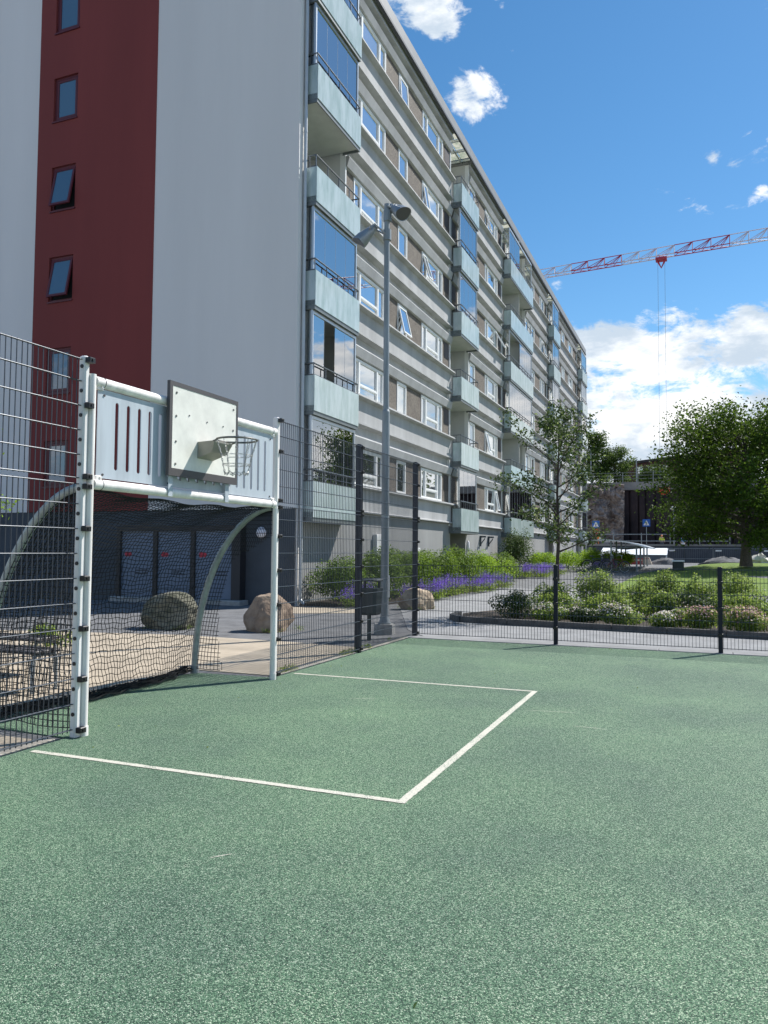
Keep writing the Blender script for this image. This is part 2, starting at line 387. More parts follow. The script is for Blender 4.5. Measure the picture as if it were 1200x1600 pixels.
class MB:
    def __init__(s): s.v = []; s.f = []
    def add(s, vs, fs):
        n = len(s.v); s.v += [tuple(x) for x in vs]; s.f += [tuple(i + n for i in f) for f in fs]
    def box(s, x0, x1, y0, y1, z0, z1):
        s.add([(x0, y0, z0), (x1, y0, z0), (x1, y1, z0), (x0, y1, z0), (x0, y0, z1), (x1, y0, z1), (x1, y1, z1), (x0, y1, z1)],
              [(0, 3, 2, 1), (4, 5, 6, 7), (0, 1, 5, 4), (1, 2, 6, 5), (2, 3, 7, 6), (3, 0, 4, 7)])
        return s
    def cbox(s, x0, x1, y0, y1, z0, z1, c=.01):
        """box with chamfered edges (vertical edges and top)"""
        def ring(z, i): return [(x0 + i + c, y0 + i, z), (x1 - i - c, y0 + i, z), (x1 - i, y0 + i + c, z), (x1 - i, y1 - i - c, z),
                                (x1 - i - c, y1 - i, z), (x0 + i + c, y1 - i, z), (x0 + i, y1 - i - c, z), (x0 + i, y0 + i + c, z)]
        s.loft([ring(z0, 0), ring(z1 - c, 0), ring(z1, c)]); return s
    def loft(s, rings, closed=True, caps=True):
        n = len(s.v); k = len(rings[0])
        for r in rings: s.v += [tuple(p) for p in r]
        for i in range(len(rings) - 1):
            for j in range(k if closed else k - 1):
                a = n + i * k + j; b = n + i * k + (j + 1) % k
                s.f.append((a, b, b + k, a + k))
        if caps and closed:
            s.f.append(tuple(n + j for j in reversed(range(k)))); s.f.append(tuple(n + (len(rings) - 1) * k + j for j in range(k)))
        return s
    def tube(s, pts, r, n=6, caps=True):
        pts = [Vector(p) for p in pts]
        rs = r if isinstance(r, (list, tuple)) else [r] * len(pts)
        rings = []; prev = None
        for i, p in enumerate(pts):
            d = (pts[min(i + 1, len(pts) - 1)] - pts[max(i - 1, 0)])
            if d.length < 1e-9: d = Vector((0, 0, 1))
            d.normalize()
            if prev is None:
                a = Vector((0, 0, 1)) if abs(d.z) < .9 else Vector((1, 0, 0))
                u = d.cross(a).normalized()
            else:
                u = (prev - d * prev.dot(d)); u = u.normalized() if u.length > 1e-6 else d.orthogonal().normalized()
            prev = u; v = d.cross(u)
            rings.append([p + rs[i] * (math.cos(2 * math.pi * k / n) * u + math.sin(2 * math.pi * k / n) * v) for k in range(n)])
        s.loft(rings, True, caps); return s
    def ring(s, c, axis, rad, r, n=24, m=6):
        c = Vector(c); a = Vector(axis).normalized(); u = a.orthogonal().normalized(); v = a.cross(u)
        k0 = len(s.v)
        for i in range(n):
            t = 2 * math.pi * i / n; d = math.cos(t) * u + math.sin(t) * v
            for j in range(m):
                q = 2 * math.pi * j / m
                s.v.append(tuple(c + d * (rad + r * math.cos(q)) + a * (r * math.sin(q))))
        for i in range(n):
            for j in range(m):
                s.f.append((k0 + i * m + j, k0 + ((i + 1) % n) * m + j, k0 + ((i + 1) % n) * m + (j + 1) % m, k0 + i * m + (j + 1) % m))
        return s
    def extrude_y(s, poly, y0, y1):
        """poly: list of (x,z)"""
        s.loft([[(x, y0, z) for x, z in poly], [(x, y1, z) for x, z in poly]]); return s
    def extrude_z(s, poly, z0, z1):
        s.loft([[(x, y, z0) for x, y in poly], [(x, y, z1) for x, y in poly]]); return s
    def disc(s, c, axis, rad, th, n=20):
        c = Vector(c); a = Vector(axis).normalized(); s.tube([c - a * th / 2, c + a * th / 2], rad, n); return s
    def mesh(s, name, off=Vector((0, 0, 0)), smooth=False):
        me = bpy.data.meshes.new(name)
        me.from_pydata([(x - off[0], y - off[1], z - off[2]) for x, y, z in s.v], [], s.f)
        bm = bmesh.new(); bm.from_mesh(me); bmesh.ops.recalc_face_normals(bm, faces=bm.faces); bm.to_mesh(me); bm.free()
        if smooth:
            me.shade_smooth()
            me.set_sharp_from_angle(angle=R(40))
        return me
    def build(s, name, material, parent=None, smooth=False):
        off = LOC.get(parent, Vector((0, 0, 0))) if parent is not None else Vector((0, 0, 0))
        return link(name, s.mesh(name, off, smooth), material, parent)

def struct(o): o['kind'] = 'structure'; return o
def stuff(o): o['kind'] = 'stuff'; return o
def copy_tree(o, parent=None):
    c = o.copy(); col.objects.link(c); c.parent = parent
    for ch in o.children: copy_tree(ch, c)
    return c

# ---- foliage: many leaf-shaped faces built with numpy
def leaves_mesh(name, pts, size, rng, up=.35, out=None, aspect=.55, off=(0, 0, 0)):
    n = len(pts); pts = np.asarray(pts, float)
    nrm = rng.normal(size=(n, 3)); nrm /= np.linalg.norm(nrm, axis=1)[:, None]
    nrm[:, 2] = np.abs(nrm[:, 2]) * (1 - up) + up
    if out is not None: nrm += out * .8
    nrm /= np.linalg.norm(nrm, axis=1)[:, None]
    t = rng.normal(size=(n, 3)); t -= nrm * np.sum(t * nrm, 1)[:, None]; t /= np.linalg.norm(t, axis=1)[:, None]
    b = np.cross(nrm, t)
    L_ = size * rng.uniform(.65, 1.25, n)[:, None]
    W_ = L_ * aspect
    c = pts - np.asarray(off)
    fold = nrm * L_ * .12
    V = np.stack([c - t * L_ * .5, c + b * W_ * .5 - t * L_ * .05 + fold, c + t * L_ * .5, c - b * W_ * .5 - t * L_ * .05 + fold], 1).reshape(-1, 3)
    me = bpy.data.meshes.new(name)
    me.vertices.add(n * 4); me.vertices.foreach_set('co', V.ravel())
    me.loops.add(n * 4); me.loops.foreach_set('vertex_index', np.arange(n * 4, dtype=np.int32))
    me.polygons.add(n); me.polygons.foreach_set('loop_start', np.arange(0, n * 4, 4, dtype=np.int32))
    me.polygons.foreach_set('loop_total', np.full(n, 4, dtype=np.int32))
    me.update(calc_edges=True); me.validate()
    return me

def blob_points(rng, blobs, n):
    """points near the surface of a set of overlapping ellipsoids (cx,cy,cz,rx,ry,rz), outward normals"""
    w_ = np.array([b[3] * b[4] + b[4] * b[5] for b in blobs]); w_ /= w_.sum()
    k = rng.choice(len(blobs), n, p=w_); B = np.array(blobs)[k]
    d = rng.normal(size=(n, 3)); d /= np.linalg.norm(d, axis=1)[:, None]
    r = rng.uniform(.45, 1.08, n) ** .6
    p = B[:, :3] + d * B[:, 3:] * r[:, None]
    return p, d

def bush(name, label, cat, loc, rx, ry, h, leaf, n, size=.07, seed=1, group=None, flower=None, nf=0, fsize=.03, nblob=9, fl_top=False, stems=5, flat=False):
    rng = np.random.default_rng(seed)
    t = thing(name, label, cat, loc, group)
    blobs = []
    for i in range(nblob):
        a = rng.uniform(0, 6.28); q = rng.uniform(.1, .78)
        hh = h * (rng.uniform(.45, .75) if not flat else rng.uniform(.55, .66))
        s_ = rng.uniform(.28, .5)
        blobs.append((loc[0] + math.cos(a) * rx * q, loc[1] + math.sin(a) * ry * q, loc[2] + hh * (1.15 - .35 * q), rx * s_, ry * s_, h * rng.uniform(.22, .42)))
    blobs.append((loc[0], loc[1], loc[2] + h * .38, rx * .8, ry * .8, h * .4))
    p, d = blob_points(rng, blobs, n)
    ok = (p[:, 2] > loc[2] + .02)
    p = p[ok]; d = d[ok]
    me = leaves_mesh('foliage', p, size, rng, .3, d, off=loc)
    link('foliage', me, leaf, t)
    st = MB()
    for i in range(stems):
        a = rng.uniform(0, 6.28); q = rng.uniform(.1, .6)
        st.tube([(loc[0] + .05 * math.cos(a), loc[1] + .05 * math.sin(a), loc[2] - .02), (loc[0] + math.cos(a) * rx * q * .6, loc[1] + math.sin(a) * ry * q * .6, loc[2] + h * .4),
                 (loc[0] + math.cos(a) * rx * q, loc[1] + math.sin(a) * ry * q, loc[2] + h * .85)], [.012, .009, .004], 4)
    st.build('stem', 'stem', t)
    if flower:
        pf, df = blob_points(rng, blobs, nf * 3)
        key = pf[:, 2] - loc[2] if not fl_top else (pf[:, 2] - loc[2]) * 2
        o_ = np.argsort(-key + rng.uniform(0, h * .8, len(key)))[:nf]
        mf = leaves_mesh('flowers', pf[o_] + df[o_] * .03, fsize, rng, .5, df[o_], aspect=.9, off=loc)
        stuff(link('flowers', mf, flower, t))
    return t

def lavender(label, loc, rx, ry, h, seed, group='purple flower clumps along the wall bed'):
    rng = np.random.default_rng(seed)
    t = thing('purple_flower_clump', label, 'flowers', loc, group)
    # loose drifts of upright flower spikes of uneven height over grey-green leaves
    nc = 9; cc = rng.uniform(-1, 1, (nc, 2)); ch = rng.uniform(.62, 1.08, nc)
    n = int(430 * rx * ry / .2) + 180
    k = rng.integers(0, nc, n)
    x = loc[0] + rx * 1.15 * (cc[k, 0] + rng.normal(0, .26, n)); y = loc[1] + ry * 1.25 * (cc[k, 1] + rng.normal(0, .26, n))
    top = h * ch[k] * rng.uniform(.55, 1.12, n)
    pl = np.stack([x, y, loc[2] + top * rng.uniform(.02, .8, n)], 1)
    link('foliage', leaves_mesh('foliage', np.concatenate([pl, pl + rng.normal(0, .05, pl.shape) * [1, 1, .4]]), .075, rng, .1, off=loc, aspect=.35), 'leaf_bed', t)
    sel = rng.random(n) < .8
    xs_, ys_, tp = x[sel], y[sel], top[sel]; m_ = len(xs_)
    pf = np.concatenate([np.stack([xs_ + rng.normal(0, .012, m_), ys_ + rng.normal(0, .012, m_), loc[2] + tp * (1.04 - .10 * i)], 1) for i in range(4)])
    stuff(link('flowers', leaves_mesh('flowers', pf, .034, rng, .1, off=loc, aspect=.7), 'flower_purple', t))
    return t

def tree(name, label, loc, h, trunk_r, first, spread, nlimb, leaf, nleaf, lsize, bark, seed, group=None, rise=.35, twig=5, clust=.16, droop=0.0, crown_pow=1.0, tip=None, lean=(0, 0)):
    rng = np.random.default_rng(seed); rnd = random.Random(seed)
    t = thing(name, label, 'tree', loc, group)
    tk = MB(); base = Vector(loc)
    P = [base + Vector((lean[0] * (i / 8) ** 1.3 + rnd.uniform(-.012, .012) * h * (i > 1) * .4, lean[1] * (i / 8) ** 1.3 + rnd.uniform(-.012, .012) * h * (i > 1) * .4, h * .96 * i / 8)) for i in range(9)]
    P[0].z -= .03
    tk.tube(P, [trunk_r * (1.3 if i == 0 else 1) * (1 - .88 * (i / 8) ** .9) + .004 for i in range(9)], 8)
    tk.build('trunk', bark, t, True)
    lb = MB(); pts = []
    for i in range(nlimb):
        f = first + (.97 - first) * ((i + rnd.random() * .6) / nlimb)
        k = f * 8; j = min(int(k), 7); p0 = P[j].lerp(P[j + 1], k - j)
        a = i * 2.4 + rnd.uniform(-.5, .5)
        u = (f - first) / (1 - first)
        prof = math.sin(math.pi * min(1, max(.0, .16 + .8 * u))) ** crown_pow
        ln = spread * (.35 + .75 * prof) * rnd.uniform(.72, 1.15)
        d = Vector((math.cos(a), math.sin(a), rise * rnd.uniform(.4, 1.5) + u * .5)).normalized()
        pp = [p0]; dd = d.copy()
        for s in range(4):
            dd = (dd + Vector((rnd.uniform(-.18, .18), rnd.uniform(-.18, .18), rnd.uniform(-.1, .2) - droop * s * .3))).normalized()
            pp.append(pp[-1] + dd * ln / 4)
        r0 = trunk_r * .42 * (1 - .65 * u) + .003
        lb.tube(pp, [r0, r0 * .75, r0 * .52, r0 * .33, r0 * .15], 5)
        for s in range(twig):
            q = rnd.uniform(.25, 1.0); kk = q * 4; jj = min(int(kk), 3); b0 = pp[jj].lerp(pp[jj + 1], kk - jj)
            td = (dd + Vector((rnd.uniform(-1, 1), rnd.uniform(-1, 1), rnd.uniform(-.3, .8) - droop))).normalized()
            tl = ln * rnd.uniform(.2, .42) * (1.1 - .4 * q)
            b1 = b0 + td * tl * .5 + Vector((0, 0, .02)); b2 = b0 + td * tl
            lb.tube([b0, b1, b2], [r0 * .25, r0 * .16, r0 * .07], 4)
            pts += [(b0, .5), (b1, 1), (b2, 1.2)]
        pts += [(pp[2], .5), (pp[3], .8), (pp[4], 1.3)]
    lb.build('limbs', bark, t)
    c = np.array([tuple(p) for p, _ in pts]); wt = np.array([x for _, x in pts]); wt /= wt.sum()
    k = rng.choice(len(c), nleaf, p=wt)
    sc = clust * spread
    pl = c[k] + rng.normal(size=(nleaf, 3)) * sc * np.array([1, 1, .7])
    link('crown', leaves_mesh('crown', pl, lsize, rng, .25, off=loc), leaf, t)
    if tip:
        nt_ = nleaf // 7; k = rng.choice(len(c), nt_, p=wt)
        pl = c[k] + rng.normal(size=(nt_, 3)) * sc * np.array([1.1, 1.1, .8]) + np.array([0, 0, sc * .4])
        stuff(link('crown_tips', leaves_mesh('crown_tips', pl, lsize * .9, rng, .25, off=loc), tip, t))
    return t

# ================================================================== THE SETTING
def hgt(x, y):
    """gentle rise of the ground beyond the lawn"""
    u = min(1, max(0, (y - 30) / 30)); u = u * u * (3 - 2 * u)
    return .55 * u
g = MB()
xs = [-300, -120, -60, -30, -20, -12, -8, -5, -2, 2, 6, 12, 20, 40, 90, 300]
ys = [-200, -60, -20, 0, 15, 25, 30, 33, 36, 39, 42, 45, 48, 51, 54, 57, 60, 66, 72, 79.9, 90, 120, 200, 500]
for y in ys:
    for x in xs: g.v.append((x, y, hgt(x, y) - .012))
nx = len(xs)
for j in range(len(ys) - 1):
    for i in range(nx - 1): g.f.append((j * nx + i, j * nx + i + 1, (j + 1) * nx + i + 1, (j + 1) * nx + i))
struct(g.build('ground', 'asphalt', None, True))

def sheet(name, poly, z, material, th=.03):
    b = MB(); b.extrude_z(poly, z - th, z); return b.build(name, material)
CX0, CX1, CY0, CY1 = -4.68, 16.0, -14.0, 12.66
court = struct(sheet('court', [(CX0, CY0), (CX1, CY0), (CX1, CY1), (CX0, CY1), (CX0, 8.05), (-5.70, 7.98), (-5.85, 7.4), (-5.85, 5.4), (-5.78, 4.9), (CX0, 4.84)], 0.0, 'court'))
# painted box in front of the goal
lw = .055; z = .003
lr = random.Random(2)
sr = random.Random(9)
def ragged_line(p0, p1, w_):
    a_, b_ = Vector((*p0, 0)), Vector((*p1, 0)); d = (b_ - a_); n = int(d.length / .012); d.normalize(); nn = Vector((-d.y, d.x, 0))
    q = MB(); L_ = (b_ - a_).length
    for i in range(n + 1):
        c = a_ + d * L_ * i / n
        for sg in (-1, 1):
            e = c + nn * sg * (w_ / 2 + lr.uniform(-.0035, .0025)); q.v.append((e.x, e.y, .0035))
    for i in range(n): q.f.append((2 * i, 2 * i + 2, 2 * i + 3, 2 * i + 1))
    return q.build('painted_line', 'line_paint', court)
ragged_line((-4.6, 4.42), (-1.705, 4.42), lw); ragged_line((-4.6, 8.42), (-1.705, 8.42), lw); ragged_line((-1.675, 4.42 - lw / 2), (-1.675, 8.42 + lw / 2), lw * 1.05)
for i, (sx, sy, sa, sl_) in enumerate([(-3.2, 7.3, .4, .30), (-1.3, 7.45, .15, .5), (-.9, 6.9, -.1, .3), (-2.2, 3.3, .9, .12)]):
    q = MB(); n_ = 14; bend = sr.uniform(-.25, .25)
    for j in range(n_ + 1):
        u_ = j / n_ - .5; cx_ = sx + math.cos(sa) * u_ * sl_ - math.sin(sa) * bend * u_ * u_ * sl_; cy_ = sy + math.sin(sa) * u_ * sl_ + math.cos(sa) * bend * u_ * u_ * sl_
        wd_ = .0045 * (1 - 3.4 * u_ * u_) * sr.uniform(.5, 1.2) + .0008
        q.v += [(cx_ - math.sin(sa) * wd_, cy_ + math.cos(sa) * wd_, .0022), (cx_ + math.sin(sa) * wd_, cy_ - math.cos(sa) * wd_, .0022)]
    for j in range(n_): q.f.append((2 * j, 2 * j + 1, 2 * j + 3, 2 * j + 2))
    q.build('scuff_mark', 'line_paint', court)
struct(sheet('paving', [(-16, 1), (CX0 - .14, 1), (CX0 - .14, 4.7), (-5.9, 4.7), (-5.9, 8.2), (CX0 - .14, 8.2), (CX0 - .14, 11.1), (-6.4, 11.3), (-8.5, 11.38), (-12, 10.6), (-16, 10.2)], -.002, 'beige_paving'))
struct(sheet('paving', [(-10.2, 16.6), (-8.9, 16.4), (-7.2, 17.5), (-7.5, 18.4), (-9.4, 18.3), (-10.2, 18.2)], -.004, 'beige_paving'))
struct(sheet('path', [(CX0 + .2, 12.95), (14, 12.95), (14, 14.4), (1.1, 15.1), (-2.7, 15.6), (-4.9, 15.95), (-5.4, 17.5), (-4.2, 21), (-3.4, 30), (-3.6, 42), (-7.2, 42), (-7.3, 22.5), (-7.4, 19.3), (-6.2, 16.4), (-5.2, 14.0)], -.004, 'pale_asphalt'))
# edging of the court: concrete strips along both fences
for (x0, x1, y0, y1) in ((CX0 - .13, CX0 - .01, 8.16, 12.66), (CX0 - .13, CX0 - .01, 1, 4.74), (CX0 - .13, 14, CY1 + .01, CY1 + .30)):
    n = max(1, int(max(x1 - x0, y1 - y0) / 1.0)); e0 = None
    for i in range(n):
        b = MB()
        if y1 - y0 > x1 - x0: b.cbox(x0, x1, y0 + (y1 - y0) * i / n + .004, y0 + (y1 - y0) * (i + 1) / n - .004, -.08, .012, .006)
        else: b.cbox(x0 + (x1 - x0) * i / n + .004, x0 + (x1 - x0) * (i + 1) / n - .004, y0, y1, -.08, .010, .006)
        if e0 is None:
            e0 = struct(b.build('court_edging', 'kerb_stone' if y1 - y0 > x1 - x0 else 'pale_asphalt'))
        else: b.build('edging_stone', 'kerb_stone' if y1 - y0 > x1 - x0 else 'pale_asphalt', e0)

# planting bed on the right with its kerb
bedpoly = [(-4.75, 16.12), (-2.7, 15.78), (1.1, 15.28), (14, 13.6), (14, 22), (4, 22.5), (-3.2, 22.5), (-4.2, 20.5), (-5.15, 17.5)]
struct(sheet('planting_bed', bedpoly, .06, 'soil', .1))
kerbline = [(-5.2, 17.4), (-5.1, 16.5), (-4.75, 16.05), (-3.7, 15.86), (-2.7, 15.70), (-1.6, 15.55), (-.6, 15.41), (.4, 15.28), (1.4, 15.14), (2.4, 15.01), (3.4, 14.88), (5, 14.67)]
kerb = None
for i in range(len(kerbline) - 1):
    a, b_ = Vector((*kerbline[i], 0)), Vector((*kerbline[i + 1], 0)); d = (b_ - a).normalized(); nrm = Vector((d.y, -d.x, 0)) * .06
    a2 = a + d * .006; b2 = b_ - d * .006
    k = MB(); k.extrude_z([(a2 + nrm)[:2], (b2 + nrm)[:2], (b2 - nrm)[:2], (a2 - nrm)[:2]], -.05, .115)
    if kerb is None: kerb = struct(k.build('bed_kerb', 'dark_kerb'))
    else: k.build('kerb_stone', 'dark_kerb', kerb)
# bed along the facade
struct(sheet('wall_bed', [(-10.3, 18.9), (-9.2, 18.75), (-8.2, 19.6), (-7.9, 22.5), (-7.8, 32), (-7.6, 44), (-7.6, 60), (-10.3, 60)], .03, 'soil', .06))

# lawn: undulating sheet
lw_ = MB(); lxs = np.linspace(0, 1, 14); lys = np.linspace(22.4, 64, 30)
def lawn_left(y):
    return -3.25 - .2 * math.sin((y - 22) * .15) + max(0, (y - 46)) * .22
for y in lys:
    x0 = lawn_left(y); x1 = 40
    for u in lxs: lw_.v.append((x0 + (x1 - x0) * u ** 1.6, y, hgt(0, y) + .03 + .10 * math.sin(y * .35 + u * 4) * min(1, (y - 22.4) / 6) * u ** .3 + (.22 * math.exp(-((y - 58) / 8) ** 2)) * min(1, u * 6)))
for j in range(29):
    for i in range(13): lw_.f.append((j * 14 + i, j * 14 + i + 1, (j + 1) * 14 + i + 1, (j + 1) * 14 + i))
struct(lw_.build('lawn', 'lawn', None, True))

# ================================================================== APARTMENT BLOCK
SILL = [3.59 + 2.92 * k for k in range(6)]
bld = thing('apartment_building', 'six storey grey apartment block with glass balconies and dark red stripe on its end wall', 'building', (-10.2, 18.4, 0))
YB0, YB1 = 18.4, 75.0
LOG = [(18.75, 21.7), (32.8, 35.7), (42.5, 48.7), (56.3, 59.1), (71.0, 74.2)]
SEG = [(21.7, 32.8), (35.7, 42.5), (48.7, 56.3), (59.1, 71.0), (74.2, 75.0)]
b = MB(); b.box(-24, -11.6, 18.52, YB1, -.3, 20.3); b.build('wall_core', 'loggia_wall', bld)
# end wall (gable)
def gwall(name, material, x0, x1, z0, z1, y0=18.4, y1=18.52):
    q = MB(); q.box(x0, x1, y0, y1, z0, z1); return q.build(name, material, bld)
gwall('end_wall', 'gable_plaster', -14.96, -10.1, 2.62, 20.3)
gwall('end_wall', 'gable_plaster', -24, -19.64, 2.62, 20.3)
HEAD = [s + 1.23 for s in SILL]
gx0, gx1 = -19.02, -18.04
red = MB(); yr = 18.388
red.box(-19.64, gx0, yr, 18.52, 2.62, 20.3); red.box(gx1, -14.96, yr, 18.52, 2.62, 20.3)
zz = 2.62
for k in range(6):
    z0 = HEAD[k] + .02 - 1.43; z1 = HEAD[k] + .02
    red.box(gx0, gx1, yr, 18.52, zz, z0); zz = z1
red.box(gx0, gx1, yr, 18.52, zz, 20.3)
red.build('red_stripe', 'red_plaster', bld)
for k in range(6):
    z0 = HEAD[k] + .02 - 1.43; z1 = HEAD[k] + .02; yf = 18.45
    fr = MB(); t_ = .07
    fr.box(gx0, gx0 + t_, yf, 18.52, z0, z1); fr.box(gx1 - t_, gx1, yf, 18.52, z0, z1)
    fr.box(gx0 + t_, gx1 - t_, yf, 18.52, z0, z0 + t_); fr.box(gx0 + t_, gx1 - t_, yf, 18.52, z1 - t_, z1)
    fr.box(gx0 - .02, gx1 + .02, 18.35, yf, z0 - .05, z0 - .003)     # sill
    wo_ = fr.build('end_window', 'red_frame', bld)
    # sash
    s_ = .075; sx0, sx1, sz0, sz1 = gx0 + t_ + .008, gx1 - t_ - .008, z0 + t_ + .008, z1 - t_ - .008
    opened = k in (2, 3)
    sm = MB(); yy0, yy1 = -.05, 0
    wd, hh = sx1 - sx0, sz1 - sz0
    sm.box(-wd, -wd + s_, yy0, yy1, -hh, 0); sm.box(-s_, 0, yy0, yy1, -hh, 0); sm.box(-wd + s_, -s_, yy0, yy1, -hh, -hh + s_); sm.box(-wd + s_, -s_, yy0, yy1, -s_, 0)
    so_ = link('sash', sm.mesh('sash'), 'red_frame', wo_); off = Vector((-10.2, 18.4, 0))
    so_.location = Vector((sx1, 18.50, sz1)) - off
    pm = MB(); pm.box(-wd + s_, -s_, -.032, -.022, -hh + s_, -s_)
    po_ = link('pane', pm.mesh('pane'), 'gable_glass', wo_); po_.location = so_.location
    if opened:
        for o_ in (so_, po_): o_.rotation_euler = (R(-11), 0, 0)
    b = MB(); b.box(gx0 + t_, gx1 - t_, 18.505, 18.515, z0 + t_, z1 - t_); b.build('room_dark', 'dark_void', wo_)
# lower end wall, dark paint
gwall('plinth', 'plinth_dark', -24, -10.14, -.3, 2.617, 18.43, 18.52)
# bin-room front on the end wall
bx = thing('bin_room_front', 'dark framed row of three grey doors with red stickers against the end wall', 'doors', (-13.7, 18.2, 0))
b = MB(); b.box(-15.85, -11.62, 18.14, 18.42, 2.02, 2.16); b.box(-15.85, -15.72, 18.14, 18.42, 0.12, 2.02); b.box(-11.9, -11.62, 18.14, 18.42, .12, 2.02)
for xm in (-14.49, -13.20): b.box(xm - .07, xm + .07, 18.16, 18.42, .12, 2.02)
b.build('door_frame', 'door_frame', bx)
b = MB(); b.cbox(-15.95, -11.5, 17.95, 18.42, -.02, .12, .02); b.build('step', 'concrete', bx)
for x0, x1 in ((-15.715, -14.565), (-14.415, -13.275), (-13.125, -11.905)):
    b = MB(); b.box(x0, x1, 18.22, 18.40, .13, 2.015); d_ = b.build('door', 'door_panel', bx)
    lg = MB(); cx = x0 + .24
    for q in (-.055, .055):
        lg.tube([(cx + q, 18.222, 1.345), (cx + q, 18.214, 1.345)], .075 if q < 0 else .068, 12)
    lg.box(cx - .05, cx + .05, 18.2145, 18.221, 1.29, 1.40); lg.build('sticker', 'logo_red', d_)
    for q in range(2):
        tb = MB(); tb.box(x0 + .5, x1 - .2, 18.214, 18.221, .86 - q * .09, .90 - q * .09); tb.build('print', 'hoarding', d_)
lampw = thing('round_wall_lamp', 'round white globe lamp on the dark end wall near the corner', 'wall lamp', (-11.11, 18.3, 1.97))
b = MB()
for i in range(7):
    pass
rr = [(.0, .145), (.03, .155), (.07, .14), (.10, .105), (.125, .05), (.13, .005)]
b.loft([[(-11.11 + r_ * math.cos(2 * math.pi * k / 20), 18.40 - y_, 1.97 + r_ * math.sin(2 * math.pi * k / 20)) for k in range(20)] for y_, r_ in rr]); b.build('globe', 'white_globe', lampw, True)
b = MB(); b.disc((-11.11, 18.415, 1.97), (0, 1, 0), .09, .025, 16); b.build('mount', 'lamp_dark', lampw)

# corner pier and downpipes
b = MB(); b.box(-11.6, -10.1, 18.523, 18.74, -.3, 20.3); b.build('corner_pier', 'gable_plaster', bld)
for yp, nm in ((18.63, 0), (74.75, 1)):
    b = MB(); b.tube([(-10.03, yp, .15), (-10.03, yp, 20.2)], .05, 10)
    for zc in np.arange(1.5, 20, 2.9): b.tube([(-10.03, yp, zc - .03), (-10.03, yp, zc + .03)], .058, 10)
    b.tube([(-10.03, yp, .16), (-9.9, yp, .05)], .05, 8)
    b.build('downpipe', 'pipe_grey', bld, True)
# segments of the facade
b = None
for y0, y1 in SEG:
    b = MB(); b.box(-11.62, -10.42, y0, y1, 2.6, 20.28); b.build('facade_wall', 'loggia_wall', bld)
    b = MB(); b.box(-10.44, -10.25, y0 - .005, y0 + .07, 2.6, 20.25); b.build('corner_trim', 'window_white', bld)
    if y1 < 74.5:
        b = MB(); b.box(-10.44, -10.25, y1 - .07, y1 + .005, 2.6, 20.25); b.build('corner_trim', 'window_white', bld)
# plinth along the facade, with entrances under two balcony stacks
doors = [(33.0, 35.4), (57.0, 58.7), (70.6, 71.9)]
ypl = 18.743
for d0, d1 in doors + [(75.0, 75.0)]:
    b = MB(); b.box(-11.58, -10.30, ypl, d0, -.3, 2.70); b.build('plinth_wall', 'plinth_grey', bld); ypl = d1
for d0, d1 in doors:
    b = MB(); b.box(-11.58, -11.45, d0 + .01, d1 - .01, -.3, 2.69); b.build('entrance_recess', 'dark_void', bld)
    b = MB(); b.box(-11.44, -11.40, d0 + .25, d0 + 1.25, .02, 2.1); dd_ = b.build('entrance_door', 'plinth_dark', bld)
    q = MB(); q.box(-11.395, -11.39, d0 + .40, d0 + 1.10, .5, 1.95); q.build('door_pane', 'window_glass', dd_)
# horizontal concrete bands between the floors
def band(y0, y1, s, low=False):
    if low: poly = [(-10.5, s), (-10.0, s - .02), (-9.99, s - .08), (-10.19, s - .13), (-10.20, s - .80), (-10.12, s - .83), (-10.12, s - .87), (-10.5, s - .9)]
    else: poly = [(-10.5, s), (-10.0, s - .02), (-9.99, s - .08), (-10.19, s - .13), (-10.20, s - .85), (-10.12, s - .88), (-10.12, s - .94), (-10.36, s - .98),
                  (-10.36, s - 1.31), (-10.15, s - 1.33), (-10.12, s - 1.38), (-10.20, s - 1.66), (-10.42, s - 1.69), (-10.5, s - 1.69)]
    q = MB(); q.extrude_y(poly, y0, y1); return q.build('concrete_band', 'concrete_band', bld)
for y0, y1 in SEG[:4]:
    for k in range(6): band(y0 + .02, y1 - .02, SILL[k], k == 0)
    s = SILL[5] + 2.92
    poly = [(-10.5, 20.29), (-10.16, 20.29), (-10.16, s - .99), (-10.10, s - 1.02), (-10.10, s - 1.08), (-10.34, s - 1.12), (-10.34, s - 1.36), (-10.15, s - 1.38), (-10.12, s - 1.43), (-10.20, s - 1.66), (-10.42, s - 1.69), (-10.5, s - 1.69)]
    q = MB(); q.extrude_y(poly, y0 + .02, y1 - .02); q.build('concrete_band', 'concrete_band', bld)
